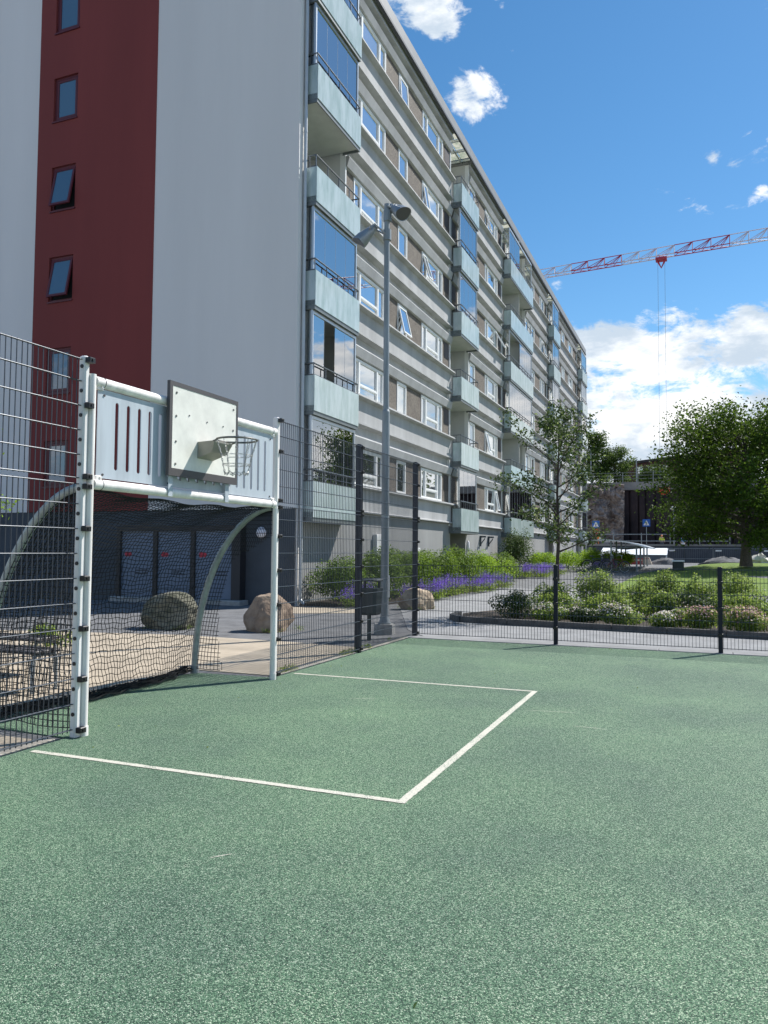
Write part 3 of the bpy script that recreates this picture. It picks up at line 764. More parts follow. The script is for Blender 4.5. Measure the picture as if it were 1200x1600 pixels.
# roof
b = MB(); b.box(-24.3, -11.25, 18.25, 75.2, 20.31, 20.74); roof = b.build('roof', 'eave_metal', bld)
for y0, y1 in [(18.25, 18.75)] + SEG[:4] + [(74.2, 75.2)]:
    b = MB(); b.box(-11.25, -10.05, y0, y1, 20.305, 20.735); b.build('eave', 'eave_metal', roof)
b = MB(); b.box(-10.045, -9.985, 18.25, 75.2, 20.34, 20.77); b.box(-10.043, -9.99, 18.25, 75.2, 20.775, 20.80); b.build('fascia', 'eave_metal', roof)
b = MB(); b.box(-10.05, -9.96, 18.25, 75.2, 20.24, 20.335); b.build('gutter', 'gutter_dark', roof)
for y0, y1 in LOG:
    n = max(3, int(round((y1 - y0) / .97)))
    fr = MB()
    for i in range(n + 1):
        yy = y0 + .03 + (y1 - y0 - .06) * i / n; fr.box(-11.25, -10.05, yy - .03, yy + .03, 20.44, 20.56)
    for xx in (-11.2, -10.62, -10.1): fr.box(xx - .03, xx + .03, y0, y1, 20.40, 20.438)
    cf = fr.build('canopy_frame', 'alu', roof)
    for i in range(n):
        for x0, x1 in ((-11.18, -10.64), (-10.60, -10.10)):
            q = MB(); q.box(x0, x1, y0 + .07 + (y1 - y0 - .06) * i / n, y0 - .01 + (y1 - y0 - .06) * (i + 1) / n, 20.565, 20.58); q.build('canopy_pane', 'canopy_glass', roof)

# ---- windows (shared meshes, copied)
WX = -10.27
def win_proto(w, h, mull, transom, key):
    """origin at lower front corner; y across; returns (frame mesh, [pane meshes])"""
    f = MB(); t_ = .075; dpt = -.11
    f.box(dpt, 0, 0, t_, 0, h); f.box(dpt, 0, w - t_, w, 0, h); f.box(dpt, 0, t_, w - t_, 0, t_); f.box(dpt, 0, t_, w - t_, h - t_, h)
    for a in mull: f.box(dpt, .004, a - .05, a + .05, t_, h - t_)
    edges = [t_] + [x for a in mull for x in (a - .05, a + .05)] + [w - t_]
    panes = []
    for i in range(0, len(edges), 2):
        y0, y1 = edges[i], edges[i + 1]
        if transom and i == 2:
            f.box(dpt, .002, y0, y1, .36, .42); cells = [(t_, .36), (.42, h - t_)]
        else: cells = [(t_, h - t_)]
        for z0, z1 in cells:
            s_ = .028
            f.box(dpt + .03, -.012, y0, y0 + s_, z0, z1); f.box(dpt + .03, -.012, y1 - s_, y1, z0, z1)
            f.box(dpt + .03, -.012, y0 + s_, y1 - s_, z0, z0 + s_); f.box(dpt + .03, -.012, y0 + s_, y1 - s_, z1 - s_, z1)
            p = MB(); p.box(-.06, -.05, y0 + s_, y1 - s_, z0 + s_, z1 - s_); panes.append(p.mesh('pane'))
    f.box(-.04, .10, -.02, w + .02, -.03, -.004)
    return f.mesh('window'), panes
W3 = win_proto(2.66, 1.22, [.56, 2.08], True, 'w3')
W1 = win_proto(.95, 1.22, [], False, 'w1')
W2 = win_proto(1.65, 1.22, [.62], False, 'w2')
WR = random.Random(4)
def put_window(proto, y, z):
    me, panes = proto
    o_ = link('window', me, 'window_white', bld, Vector((WX, y, z)) - LOC[bld])
    for p in panes:
        po = link('pane', p, 'window_glass', o_); k_ = WR.random()
        if k_ < .30:
            po.material_slots[0].link = 'OBJECT'; po.material_slots[0].material = MATS['window_curtain' if k_ < .13 else 'window_blind']
    return o_
# tilted sash leaning out at the bottom
def sash_mesh(w, h):
    f = MB(); s_ = .06
    f.box(-.05, 0, 0, s_, -h, 0); f.box(-.05, 0, w - s_, w, -h, 0); f.box(-.05, 0, s_, w - s_, -h, -h + s_); f.box(-.05, 0, s_, w - s_, -s_, 0)
    p = MB(); p.box(-.03, -.02, s_, w - s_, -h + s_, -s_)
    return f.mesh('open_sash'), p.mesh('pane')
SASH1 = sash_mesh(.80, 1.06); SASH3 = sash_mesh(1.40, 1.06); SASHN = sash_mesh(.46, 1.06)
def open_sash(win, sm, y, ang, z=1.145):
    o_ = link('open_sash', sm[0], 'window_white', win, (.012, y, z)); o_.rotation_euler = (0, R(-ang), 0)
    p = link('pane', sm[1], 'window_glass', win, (.012, y, z)); p.rotation_euler = (0, R(-ang), 0)
ITEMS = [  # (kind, y0, y1)
    ('P', 21.80, 22.38), ('W3', 22.40, 0), ('P', 25.09, 26.36), ('W1', 26.38, 0), ('P', 27.35, 29.02), ('W3', 29.04, 0), ('P', 31.73, 32.70),
    ('W1', 35.98, 0), ('P', 36.95, 38.85), ('W3', 38.87, 0), ('P', 41.56, 42.40),
    ('W1', 48.95, 0), ('W2', 50.2, 0), ('P', 51.87, 53.68), ('W2', 53.7, 0), ('P', 55.37, 56.2),
    ('W1', 59.3, 0), ('P', 60.27, 62.78), ('W2', 62.8, 0), ('P', 64.47, 66.08), ('W3', 66.1, 0), ('P', 68.78, 70.9)]
PM = {}
OPEN = {(26.38, 2): (SASH1, .075, 13), (26.38, 5): (SASH1, .075, 4), (29.04, 4): (SASHN, .07, 9), (29.04, 3): (SASHN, .07, 16), (38.87, 5): (SASHN, .07, 14), (38.87, 1): (SASHN, .07, 12), (38.87, 3): (SASHN, 2.12, 30), (38.87, 0): (SASHN, 2.12, 10), (53.7, 4): (SASH1, .75, 14), (66.1, 3): (SASHN, .07, 14)}
for kind, y0, y1 in ITEMS:
    for k in range(6):
        z0 = SILL[k] + .004
        if kind == 'P':
            key = round(y1 - y0, 3)
            if key not in PM:
                q = MB(); q.box(0, .135, 0, y1 - y0, 0, 1.219); PM[key] = q.mesh('facade_panel')
            link('facade_panel', PM[key], 'pebble_panel', bld, Vector((-10.43, y0, z0)) - LOC[bld])
            if abs(y0 - 31.73) < .01 or abs(y0 - 41.56) < .01:   # dark brown rectangle on the panel's upper part
                q = MB(); q.box(-10.292, -10.285, y0 + .28, y1 - .02, z0 + .52, z0 + 1.20); q.build('panel_dark_part', 'dark_brown', bld)
        else:
            wn = put_window({'W3': W3, 'W1': W1, 'W2': W2}[kind], y0, z0)
            if (y0, k) in OPEN:
                sm, yy, ang = OPEN[(y0, k)]; open_sash(wn, sm, yy, ang)

# ---- balconies
BX = -9.72
cache = {}
def cm_(key, fn):
    if key not in cache: cache[key] = fn()
    return cache[key]
GLAZE = {0: [1, 2, 1, 0, 1, 1], 1: [1, 0, 0, 1, 1, 0], 2: [1, 0, 1, 4, 0, 3], 3: [1, 1, 1, 1, 1, 1], 4: [1, 1, 1, 1, 1, 1]}
for c_, (y0, y1) in enumerate(LOG):
    W_ = y1 - y0
    for k in range(6):
        zb = SILL[k] - 1.20; zt = SILL[k] - .22         # panel bottom / top
        org = Vector((BX, y0, zb))
        def slab():
            q = MB(); q.box(-1.85, -.06, .02, W_ - .02, -.02, .16); q.box(-.06, -.028, .0, W_, -.11, .15)
            q.box(-.62, -.06, .0, .03, -.11, .15); q.box(-.62, -.06, W_ - .03, W_, -.11, .15)
            return q.mesh('balcony')
        ba = link('balcony', cm_(('slab', W_), slab), 'balcony_steel', bld, org - LOC[bld])
        q = cm_(('soffit', W_), lambda: MB().box(-1.85, -.09, .035, W_ - .035, -.035, -.0215).mesh('soffit')); link('soffit', q, 'soffit', ba)
        H = zt - zb
        if W_ > 5:
            for a, b2 in ((0, W_ / 2 - .008), (W_ / 2 + .008, W_)):
                q = cm_(('fp', W_, a), lambda: MB().box(-.024, -.006, a, b2, 0, H).mesh('front_panel')); link('front_panel', q, 'frosted_glass', ba)
        else:
            q = cm_(('fp', W_), lambda: MB().box(-.024, -.006, 0, W_, 0, H).mesh('front_panel')); link('front_panel', q, 'frosted_glass', ba)
        for sd in (0, 1):
            yy = .0 if sd == 0 else W_ - .018
            q = cm_(('sp', W_, sd), lambda: MB().box(-.40, -.03, yy, yy + .018, 0, H).mesh('side_panel')); link('side_panel', q, 'frosted_glass', ba)
        def rail():
            q = MB(); zr = H + .33
            q.box(-.058, -.03, .0, W_, H - .005, H + .03)
            q.box(-.40, -.058, 0.0, .03, H - .005, H + .03)
            q.tube([(-.42, .02, zr), (-.045, .02, zr), (-.045, W_ - .02, zr), (-.42, W_ - .02, zr)], .022, 8)
            n = max(3, int(W_ / .72))
            for i in range(n + 1):
                yy = .02 + (W_ - .04) * i / n; q.box(-.058, -.036, yy - .014, yy + .014, 0, zr)
            for xx in (-.25, -.40):
                q.box(xx - .012, xx + .012, .012, .03, 0, zr); q.box(xx - .012, xx + .012, W_ - .03, W_ - .012, 0, zr)
            return q.mesh('handrail')
        link('handrail', cm_(('rail', W_), rail), 'rail_steel', ba)
        gz = GLAZE[c_][k]
        if gz:
            ztop = 2.92 - .112
            n = max(4, int(round(W_ / .72)))
            for i in range(n):
                if gz == 2 and i == 1: continue
                if gz == 3 and i >= n // 2: continue
                if gz == 4 and i < n // 2: continue
                a = .09 + (W_ - .18) * i / n; b2 = .09 + (W_ - .18) * (i + 1) / n - .006
                q = cm_(('gp', W_, i), lambda: MB().box(-.135, -.127, a, b2, .165, ztop).mesh('glazing_pane')); link('glazing_pane', q, 'balcony_clear', ba)
                q = cm_(('ge', W_, i), lambda: MB().box(-.137, -.123, b2 - .001, b2 + .005, .165, ztop).mesh('pane_edge')); link('pane_edge', q, 'alu', ba)
            def gfr():
                q = MB(); q.box(-.16, -.10, .03, .085, .16, ztop); q.box(-.16, -.10, W_ - .085, W_ - .03, .16, ztop)
                q.box(-.16, -.10, .085, W_ - .085, ztop - .10, ztop); return q.mesh('glazing_frame')
            link('glazing_frame', cm_(('gf', W_), gfr), 'alu', ba)
            for sd in (0, 1):
                yy = .05 if sd == 0 else W_ - .058
                q = cm_(('gs', W_, sd), lambda: MB().box(-.52, -.165, yy, yy + .008, .165, ztop).mesh('glazing_pane')); link('glazing_pane', q, 'balcony_clear', ba)
    # loggia interior: ribbed back wall, balcony door and partition
    for k in range(6):
        zf = SILL[k] - 1.03
        q = MB(); n = int(W_ / .16)
        for i in range(n): q.box(-11.598, -11.585, y0 + .03 + (W_ - .06) * i / n, y0 + .03 + (W_ - .06) * (i + .8) / n, zf, zf + 2.6)
        q.build('wall_boards', 'loggia_wall', bld)
        dw = MB(); yd = y0 + .35
        dw.box(-11.57, -11.52, yd, yd + .09, zf + .02, zf + 2.1); dw.box(-11.57, -11.52, yd + .81, yd + .9, zf + .02, zf + 2.1); dw.box(-11.57, -11.52, yd + .09, yd + .81, zf + 2.01, zf + 2.1); dw.box(-11.57, -11.52, yd + .09, yd + .81, zf + .02, zf + .35)
        do = dw.build('balcony_door', 'window_white', bld)
        q = MB(); q.box(-11.55, -11.54, yd + .09, yd + .81, zf + .35, zf + 2.01); q.build('pane', 'window_glass', do)
    if W_ > 5:
        q = MB(); q.box(-11.58, -9.95, y0 + W_ / 2 - .03, y0 + W_ / 2 + .03, 2.6, 20.2); q.build('partition', 'loggia_wall', bld)
# small fittings on the plinth
cab = thing('meter_cabinet', 'white metal cabinet on the grey wall behind the floodlight pole', 'cabinet', (-10.25, 24.6, 0))
b = MB(); b.cbox(-10.297, -10.16, 24.25, 25.1, .75, 2.05, .01); c0 = b.build('body', 'notice_white', cab)
b = MB(); b.box(-10.158, -10.152, 24.29, 25.06, .8, 1.98); dr = b.build('door', 'white_paint', cab)
b = MB(); b.box(-10.151, -10.135, 24.98, 25.02, 1.3, 1.45); b.build('handle', 'black_plastic', dr)
nt_ = thing('wall_notice', 'white notice board with a red mark on the grey wall above the bushes', 'notice', (-10.28, 28.5, 0))
b = MB(); b.box(-10.297, -10.275, 28.15, 29.0, .95, 1.62); pl_ = b.build('plate', 'notice_white', nt_)
b = MB(); b.disc((-10.273, 28.57, 1.38), (1, 0, 0), .13, .004, 16); b.box(-10.274, -10.271, 28.40, 28.74, 1.05, 1.12); b.build('mark', 'sign_red', pl_)
for i, (yl, zl) in enumerate(((35.75, 1.75), (58.95, 1.75))):
    lt = thing('entrance_lamp', ('white oval wall lamp beside the nearer dark entrance', 'white oval wall lamp beside the far entrance')[i], 'wall lamp', (-10.28, yl, zl), 'entrance wall lamps')
    b = MB(); b.loft([[(-10.297 + x_, yl + r_ * .09 * math.cos(2 * math.pi * q / 14), zl + r_ * .26 * math.sin(2 * math.pi * q / 14)) for q in range(14)] for x_, r_ in ((0, .95), (.05, 1), (.09, .8), (.11, .3))])
    b.build('globe', 'white_globe', lt, True)
    b = MB(); b.box(-10.299, -10.285, yl - .06, yl + .06, zl - .1, zl + .1); b.build('mount', 'lamp_dark', lt)
# dark L-shaped solids added in place of cast shadows on the wall right of the entrance
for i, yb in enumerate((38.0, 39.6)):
    br = thing('wall_shadow_shape', ('dark shape added for a shadow on the grey wall, nearer the entrance', 'dark shape added for a shadow on the grey wall, farther from the entrance')[i], 'bracket', (-10.2, yb, 2.0), 'dark shadow shapes on the wall')  # no real bracket, a solid added in place of a cast shadow
    b = MB(); b.box(-10.298, -10.22, yb - .05, yb + .05, 1.75, 2.28); b.build('shadow_upright', 'plinth_dark', br)
    b = MB(); b.box(-10.219, -9.98, yb - .04, yb + .04, 2.19, 2.27); b.loft([[(-10.219, yb + s * .025, 1.86) for s in (-1, 1)] + [(-10.219, yb + s * .025, 1.93) for s in (1, -1)], [(-10.03, yb + s * .025, 2.11) for s in (-1, 1)] + [(-10.03, yb + s * .025, 2.185) for s in (1, -1)]]); b.build('arm', 'plinth_dark', br)  # sideways arm of the L-shaped shadow stand-in

# ================================================================== FENCES
def wire_bundle(axis, a0, a1, fixed, z0, z1, pitch=.05, r=.0028):
    """vertical wires joined into one mesh; axis 'y': run along y at x=fixed"""
    q = MB(); n = int(round((a1 - a0) / pitch))
    for i in range(n + 1):
        a = a0 + (a1 - a0) * i / n
        x, y = (fixed, a) if axis == 'y' else (a, fixed)
        q.v += [(x - r, y - r, z0), (x + r, y - r, z0), (x + r, y + r, z0), (x - r, y + r, z0), (x - r, y - r, z1), (x + r, y - r, z1), (x + r, y + r, z1), (x - r, y + r, z1)]
        k = len(q.v) - 8
        q.f += [(k, k + 1, k + 5, k + 4), (k + 1, k + 2, k + 6, k + 5), (k + 2, k + 3, k + 7, k + 6), (k + 3, k, k + 4, k + 7)]
    return q
def fence_panel(parent, axis, a0, a1, fixed, z0, z1, zs):
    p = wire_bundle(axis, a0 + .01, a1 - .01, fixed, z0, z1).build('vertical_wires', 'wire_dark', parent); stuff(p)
    for zc in zs:
        for s in (-.0065, .0065):
            q = MB()
            pts = [(fixed + s, a0, zc), (fixed + s, a1, zc)] if axis == 'y' else [(a0, fixed + s, zc), (a1, fixed + s, zc)]
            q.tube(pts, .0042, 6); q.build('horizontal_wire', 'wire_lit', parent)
def clamp(parent, x, y, zc, axis, sgn):
    q = MB()
    if axis == 'y': q.cbox(x - .022, x + .03, y + sgn * .0 - .035, y + .035, zc - .022, zc + .022, .006); q.tube([(x + .03, y, zc), (x + .038, y, zc)], .011, 8)
    else: q.cbox(x - .035, x + .035, y - .03, y + .022, zc - .022, zc + .022, .006); q.tube([(x, y - .03, zc), (x, y - .038, zc)], .011, 8)
    return q.build('clamp', 'black_plastic', parent)
ZL = [.07 + .2 * i for i in range(10)] + [2.02]
ZLOW = [.06, .26, .46, .66, .86, 1.06, 1.26, 1.46, 1.66, 1.86, 2.02]
ZUP = [2.07, 2.26, 2.46, 2.66, 2.86, 3.04]
FX = -4.69
# left of the goal
f1 = thing('mesh_fence', 'tall dark wire mesh fence at the left edge, left of the goal', 'fence', (FX, 3.6, 0), 'wire mesh fences round the court')
fence_panel(f1, 'y', 2.36, 4.88, FX + .035, .04, 2.03, ZLOW); fence_panel(f1, 'y', 2.36, 4.88, FX + .035, 2.06, 3.05, ZUP)
b = MB(); b.cbox(FX - .04, FX + .03, 2.3, 2.37, -.05, 3.07, .008); b.build('post', 'post_dark', f1)
# right of the goal to the corner
f2 = thing('mesh_fence', 'tall dark wire mesh fence running right from the goal to the court corner', 'fence', (FX, 10.5, 0), 'wire mesh fences round the court')
for a0, a1 in ((8.06, 10.52), (10.56, 13.0)):
    fence_panel(f2, 'y', a0, a1, FX + .035, .04, 2.03, ZLOW); fence_panel(f2, 'y', a0, a1, FX + .035, 2.06, 3.05, ZUP)
for yp in (10.54, 13.0):
    b = MB(); b.cbox(FX - .055, FX + .028, yp - .045, yp + .045, -.05, 3.08, .01); b.build('post', 'post_dark', f2)
    for zc in (.06, .46, .86, 1.26, 1.66, 2.02, 2.08, 2.66, 3.03): clamp(f2, FX + .035, yp, zc, 'y', 0)
# low fence along the path
FY = 12.74
f3 = thing('low_mesh_fence', 'low dark wire mesh fence along the path at the far side of the court', 'fence', (0, FY, 0), 'wire mesh fences round the court')
LP = [-4.6, -2.19, .25, 2.7, 5.15, 7.6]
for i in range(len(LP) - 1):
    fence_panel(f3, 'x', LP[i] + .03, LP[i + 1] - .03, FY - .04, .07, 1.26, [.08, .28, .48, .67, .87, 1.06, 1.25])
for xp in LP[1:]:
    b = MB(); b.cbox(xp - .032, xp + .032, FY - .035, FY + .03, -.05, 1.29, .006); b.build('post', 'post_dark', f3)
    for zc in (.28, .67, 1.06): clamp(f3, xp, FY - .04, zc, 'x', 0)

# ================================================================== GOAL
GX = -4.62; GY0, GY1 = 4.95, 7.94
goal = thing('goal_frame', 'white steel goal with slotted pale blue plates above the crossbar and a black net', 'goal', (GX, 6.44, 0))
for yp, ys_ in ((GY0, -1), (GY1, 1)):
    b = MB(); b.tube([(GX + .005, yp, .0), (GX + .005, yp, 2.93)], .031, 16); po = b.build('goal_post', 'goal_white', goal, True)
    q = MB(); q.tube([(GX + .005, yp, -.0), (GX + .005, yp, .075)], .038, 16); q.build('post_sleeve', 'goal_white', po, True)
    b = MB(); yq = yp + ys_ * .058; b.cbox(GX - .065, GX + .008, yq - .028, yq + .028, -.02, 3.07, .012); po2 = b.build('fence_post', 'post_white', goal)
    for zc in np.arange(.18, 3.0, .2):
        q = MB(); q.disc((GX - .025, yq + (-.030 if ys_ < 0 else .030), zc), (0, 1, 0), .016 if int(zc * 10) % 4 else .022, .01, 10); q.build('plug', 'black_plastic', po2)
    for zc in (.06, .46, .86, 1.26, 1.66, 2.0, 2.08, 2.66, 3.03): clamp(goal, GX + .03, yq, zc, 'y', 0)
for zc, nm in ((2.03, 'crossbar'), (2.88, 'top_bar')):
    b = MB(); b.tube([(GX, GY0 + .028, zc), (GX, GY1 - .028, zc)], .044, 16); cb = b.build(nm, 'goal_white', goal, True)
    for yq in (GY0 + .12, GY1 - .12):
        q = MB(); q.ring((GX, yq, zc), (0, 1, 0), .0455, .0025, 20, 5); q.build('joint', 'board_frame', cb)
# slotted plate
slots = [5.25 + .1435 * i for i in range(18)]
pl = MB(); x0, x1 = GX - .004, GX + .004; zA, zB, zC, zD = 2.085, 2.165, 2.745, 2.83
ya, yb = GY0 + .07, GY1 - .07; hw = .021
pl.box(x0, x1, ya, yb, zA, zB); pl.box(x0, x1, ya, yb, zC, zD)
prev = ya
for s in slots:
    pl.box(x0, x1, prev, s - hw, zB, zC); prev = s + hw
    for (zz, sg) in ((zB, 1), (zC, -1)):      # rounded slot ends
        for k in range(5):
            z_a = k * hw / 5; z_b = (k + 1) * hw / 5; wv = hw - math.sqrt(max(0, hw ** 2 - (hw - (z_a + z_b) / 2) ** 2))
            za, zb = (zz + z_a, zz + z_b) if sg > 0 else (zz - z_b, zz - z_a)
            pl.box(x0, x1, s - hw, s - hw + wv, za, zb); pl.box(x0, x1, s + hw - wv, s + hw, za, zb)
pl.box(x0, x1, prev, yb, zB, zC)
plate = pl.build('slotted_plate', 'plate_blue', goal)
for yq, zq in ((ya + .07, zD - .05), (ya + .07, zA + .03), (yb - .07, zD - .05), (yb - .07, zA + .03), (5.95, zA + .03), (6.9, zA + .03)):
    q = MB(); q.disc((GX + .008, yq, zq), (1, 0, 0), .010, .008, 8); q.build('bolt', 'board_frame', plate)
for yq, sg in ((ya - .0, 1), (yb, -1)):
    for zq in (zA - .01, zD - .0):
        q = MB(); q.cbox(GX - .02, GX + .02, min(yq - sg * .02, yq + sg * .055), max(yq - sg * .02, yq + sg * .055), zq - .012, zq + .028, .006); q.disc((GX + .024, yq + sg * .03, zq + .01), (1, 0, 0), .012, .012, 8); q.build('plate_clip', 'goal_white', goal)
# net poles and net
def pole_pts(y):
    pts = []
    for i in range(17):
        t_ = i / 16
        # quarter-ellipse: from crossbar back and down to the ground about a metre behind
        a = t_ * math.pi / 2
        pts.append((GX - .05 - 1.05 * math.sin(a) ** 1.15, y, 2.0 - (2.0 - .02) * (1 - math.cos(a) ** .95)))
    return pts
for yp in (GY0 - .02, GY1 + .02):
    b = MB(); b.tube(pole_pts(yp), .040, 12); np_ = b.build('net_pole', 'net_pole', goal, True)
    q = MB(); e_ = pole_pts(yp)[-1]; q.tube([(e_[0], yp, -.01), (e_[0], yp, .09)], .05, 12); q.build('pole_sleeve', 'galv', np_, True)
rng = np.random.default_rng(5)
def net_surface(u, v):
    """u 0..1 across, v 0..1 from crossbar down"""
    pts = pole_pts(0); k = min(v * 16, 15.999); j = int(k); p = Vector(pts[j]).lerp(Vector(pts[j + 1]), k - j)
    sag = math.sin(math.pi * u)
    y = GY0 + (GY1 - GY0) * u + .03 * math.sin(v * 7 + u * 3)
    x = p.x - .03 - sag * .12 * math.sin(math.pi * v) + sag * .17 * v ** 4 + .02 * math.sin(u * 15 + v * 9) * v
    z = p.z - .05 * sag * (1 - v) + .012 * math.sin(u * 23 + v * 5)
    return (x, y, max(z, .03))
def strand(q, pts, r=.0042):
    n0 = len(q.v); P = [Vector(p) for p in pts]
    for i, p in enumerate(P):
        d = (P[min(i + 1, len(P) - 1)] - P[max(i - 1, 0)]).normalized(); a = d.orthogonal().normalized(); b_ = d.cross(a)
        for t_ in (0, 2.094, 4.189): q.v.append(tuple(p + r * (math.cos(t_) * a + math.sin(t_) * b_)))
    for i in range(len(P) - 1):
        for j in range(3): q.f.append((n0 + i * 3 + j, n0 + i * 3 + (j + 1) % 3, n0 + (i + 1) * 3 + (j + 1) % 3, n0 + (i + 1) * 3 + j))
net = MB(); NU, NV = 60, 54
for i in range(NU + 1):
    strand(net, [net_surface(i / NU + .004 * math.sin(j * 2.3 + i), j / 40) for j in range(41)])
for j in range(NV + 1):
    strand(net, [net_surface(i / 44, j / NV + .003 * math.sin(i * 1.7 + j)) for i in range(45)])
stuff(net.build('net', 'net_black', goal))
# side nets
for sd, yy in ((0, GY0 - .03), (1, GY1 + .03)):
    q = MB(); PP = pole_pts(yy)
    def spt(a, bq):   # a: 0 post .. 1 pole, bq: height
        zz = .06 + (1.94) * bq
        # x on the pole at that height
        xe = PP[-1][0]
        for i in range(16):
            if PP[i][2] >= zz >= PP[i + 1][2]:
                f = (PP[i][2] - zz) / max(1e-6, PP[i][2] - PP[i + 1][2]); xe = PP[i][0] + (PP[i + 1][0] - PP[i][0]) * f; break
        return (GX - .05 + (xe - GX + .05) * a, yy + .05 * math.sin(a * 6 + bq * 4) * (1 if sd else -1) * (1 - bq), zz)
    def cut(a, bq): # right-hand side net hangs loose with its lower front corner torn away
        return sd == 1 and bq < .62 + .2 * (1 - a) and a < .72 - .35 * max(0, .35 - bq)
    for i in range(22):
        a = i / 21; seg = []
        for j in range(41):
            if cut(a, j / 40):
                if len(seg) > 1: strand(q, seg)
                seg = []
            else: seg.append(spt(a, j / 40))
        if len(seg) > 1: strand(q, seg)
    for j in range(39):
        bq = j / 38; seg = []
        for i in range(23):
            if cut(i / 22, bq):
                if len(seg) > 1: strand(q, seg)
                seg = []
            else: seg.append(spt(i / 22, bq))
        if len(seg) > 1: strand(q, seg)
    stuff(q.build('side_net', 'net_black', goal))
# bunched lower edge with its rope
q = MB()
for k in range(16):
    o0 = Vector((rng.normal(0, .03), 0, abs(rng.normal(0, .032)))); ph = rng.uniform(0, 6)
    strand(q, [tuple(Vector(net_surface(i / 70, 1)) + o0 + Vector((.012 * math.sin(i * .55 + ph), 0, .010 * math.sin(i * .8 + ph * 2)))) for i in range(71)], .008)
stuff(q.build('net_hem', 'net_black', goal))
q = MB(); strand(q, [(net_surface(i / 30, .66)[0] - .002, net_surface(i / 30, .66)[1], net_surface(i / 30, .66)[2]) for i in range(31)], .0035); q.build('net_rope', 'net_black', goal)

# ================================================================== BASKETBALL HOOP
hoop = thing('basketball_hoop', 'white backboard with dark edge and steel chain basket mounted on the goal', 'basketball hoop', (-4.5, 6.42, 2.6))
BY0, BY1, BZ0, BZ1, BXF = 5.85, 6.99, 2.18, 3.065, -4.535
bf = .042
b = MB(); b.box(BXF - .03, BXF + .004, BY0, BY1, BZ0, BZ0 + bf + .03); b.box(BXF - .03, BXF + .004, BY0, BY1, BZ1 - bf, BZ1); b.box(BXF - .03, BXF + .004, BY0, BY0 + bf, BZ0 + bf + .03, BZ1 - bf); b.box(BXF - .03, BXF + .004, BY1 - bf * .7, BY1, BZ0 + bf + .03, BZ1 - bf)
fr = b.build('board_frame', 'board_frame', hoop)
b = MB(); b.box(BXF - .025, BXF, BY0 + bf, BY1 - bf * .7, BZ0 + bf + .03, BZ1 - bf); bd = b.build('backboard', 'board_white', hoop)
for yq in (BY0 + .10, BY1 - .085):
    for zq in (BZ1 - .10, BZ1 - .32, BZ1 - .56, BZ0 + .115):
        if yq > 6.8 and zq < BZ1 - .5 and zq > BZ0 + .2: continue
        q = MB(); q.disc((BXF + .003, yq, zq), (1, 0, 0), .011, .006, 10); q.build('bolt', 'rim_steel', bd)
for yq, zq in ((6.15, 2.78), (6.44, 2.76), (6.72, 2.76)):
    q = MB(); q.disc((BXF + .003, yq, zq), (1, 0, 0), .008, .006, 8); q.build('bolt', 'rim_steel', bd)
for yq in (6.05, 6.18, 6.32, 6.46, 6.60):
    q = MB(); q.box(BXF - .02, BXF - .008, yq - .006, yq + .006, BZ0 - .035, BZ0 - .001); q.build('lower_stud', 'rim_steel', hoop)
for yq in (5.93, 6.86):
    q = MB(); q.cbox(GX + .047, BXF - .032, yq - .035, yq + .035, 1.99, 3.0, .004); q.build('support_arm', 'plate_blue', hoop)
# wedge bracket
RC = Vector((-4.17, 6.42, 2.565)); RR = .195
b = MB(); w0, w1 = .13, .085
b.loft([[(BXF + .001, 6.42 - w0, 2.385), (BXF + .001, 6.42 + w0, 2.385), (BXF + .001, 6.42 + w0, 2.545), (BXF + .001, 6.42 - w0, 2.545)],
        [(-4.37, 6.42 - w0, 2.44), (-4.37, 6.42 + w0, 2.44), (-4.37, 6.42 + w0, 2.552), (-4.37, 6.42 - w0, 2.552)],
        [(-4.325, 6.42 - w0 * 1.2, 2.535), (-4.325, 6.42 + w0 * 1.2, 2.535), (-4.325, 6.42 + w0 * 1.2, 2.553), (-4.325, 6.42 - w0 * 1.2, 2.553)]])
b.build('bracket', 'bracket_grey', hoop)
b = MB(); b.ring(RC, (0, 0, 1), RR, .010, 40, 8); rim = b.build('rim', 'rim_steel', hoop, True)
b = MB()
for s in (-1, 1): b.tube([(-4.34, 6.42 + s * .15, 2.545), (RC.x - RR * math.cos(.9), 6.42 + s * RR * math.sin(.9), 2.56)], .007, 6)
b.build('rim_brace', 'rim_steel', hoop)
# chain net: real links, joined per hanging chain
def chain(q, p0, p1, lk=.032, r=.0022):
    p0, p1 = Vector(p0), Vector(p1); n = max(2, int((p1 - p0).length / (lk * .78))); d = (p1 - p0).normalized()
    for i in range(n):
        c = p0.lerp(p1, (i + .5) / n); s = d.orthogonal().normalized(); s = s if i % 2 else d.cross(s)
        a = lk * .5; w_ = .0065
        pts = [c + d * a * math.cos(t_) + s * w_ * math.sin(t_) for t_ in [k * 2 * math.pi / 8 for k in range(9)]]
        q.tube(pts, r, 4, False)
def rpt(a, r_, z_): return (RC.x + r_ * math.cos(a), RC.y + r_ * math.sin(a), z_)
NC = 10
for i in range(NC):
    a = 2 * math.pi * i / NC + .2
    q = MB(); chain(q, rpt(a, RR, 2.555), rpt(a + .05, .152, 2.41)); chain(q, rpt(a + .05, .152, 2.41), rpt(a + .1, .118, 2.25))
    q.build('chain', 'chain', hoop)
for r_, z_ in ((.155, 2.415), (.135, 2.325)):
    q = MB()
    for i in range(NC): chain(q, rpt(2 * math.pi * i / NC + .24, r_, z_), rpt(2 * math.pi * (i + 1) / NC + .24, r_, z_ - .006))
    q.build('chain_ring', 'chain', hoop)
q = MB()
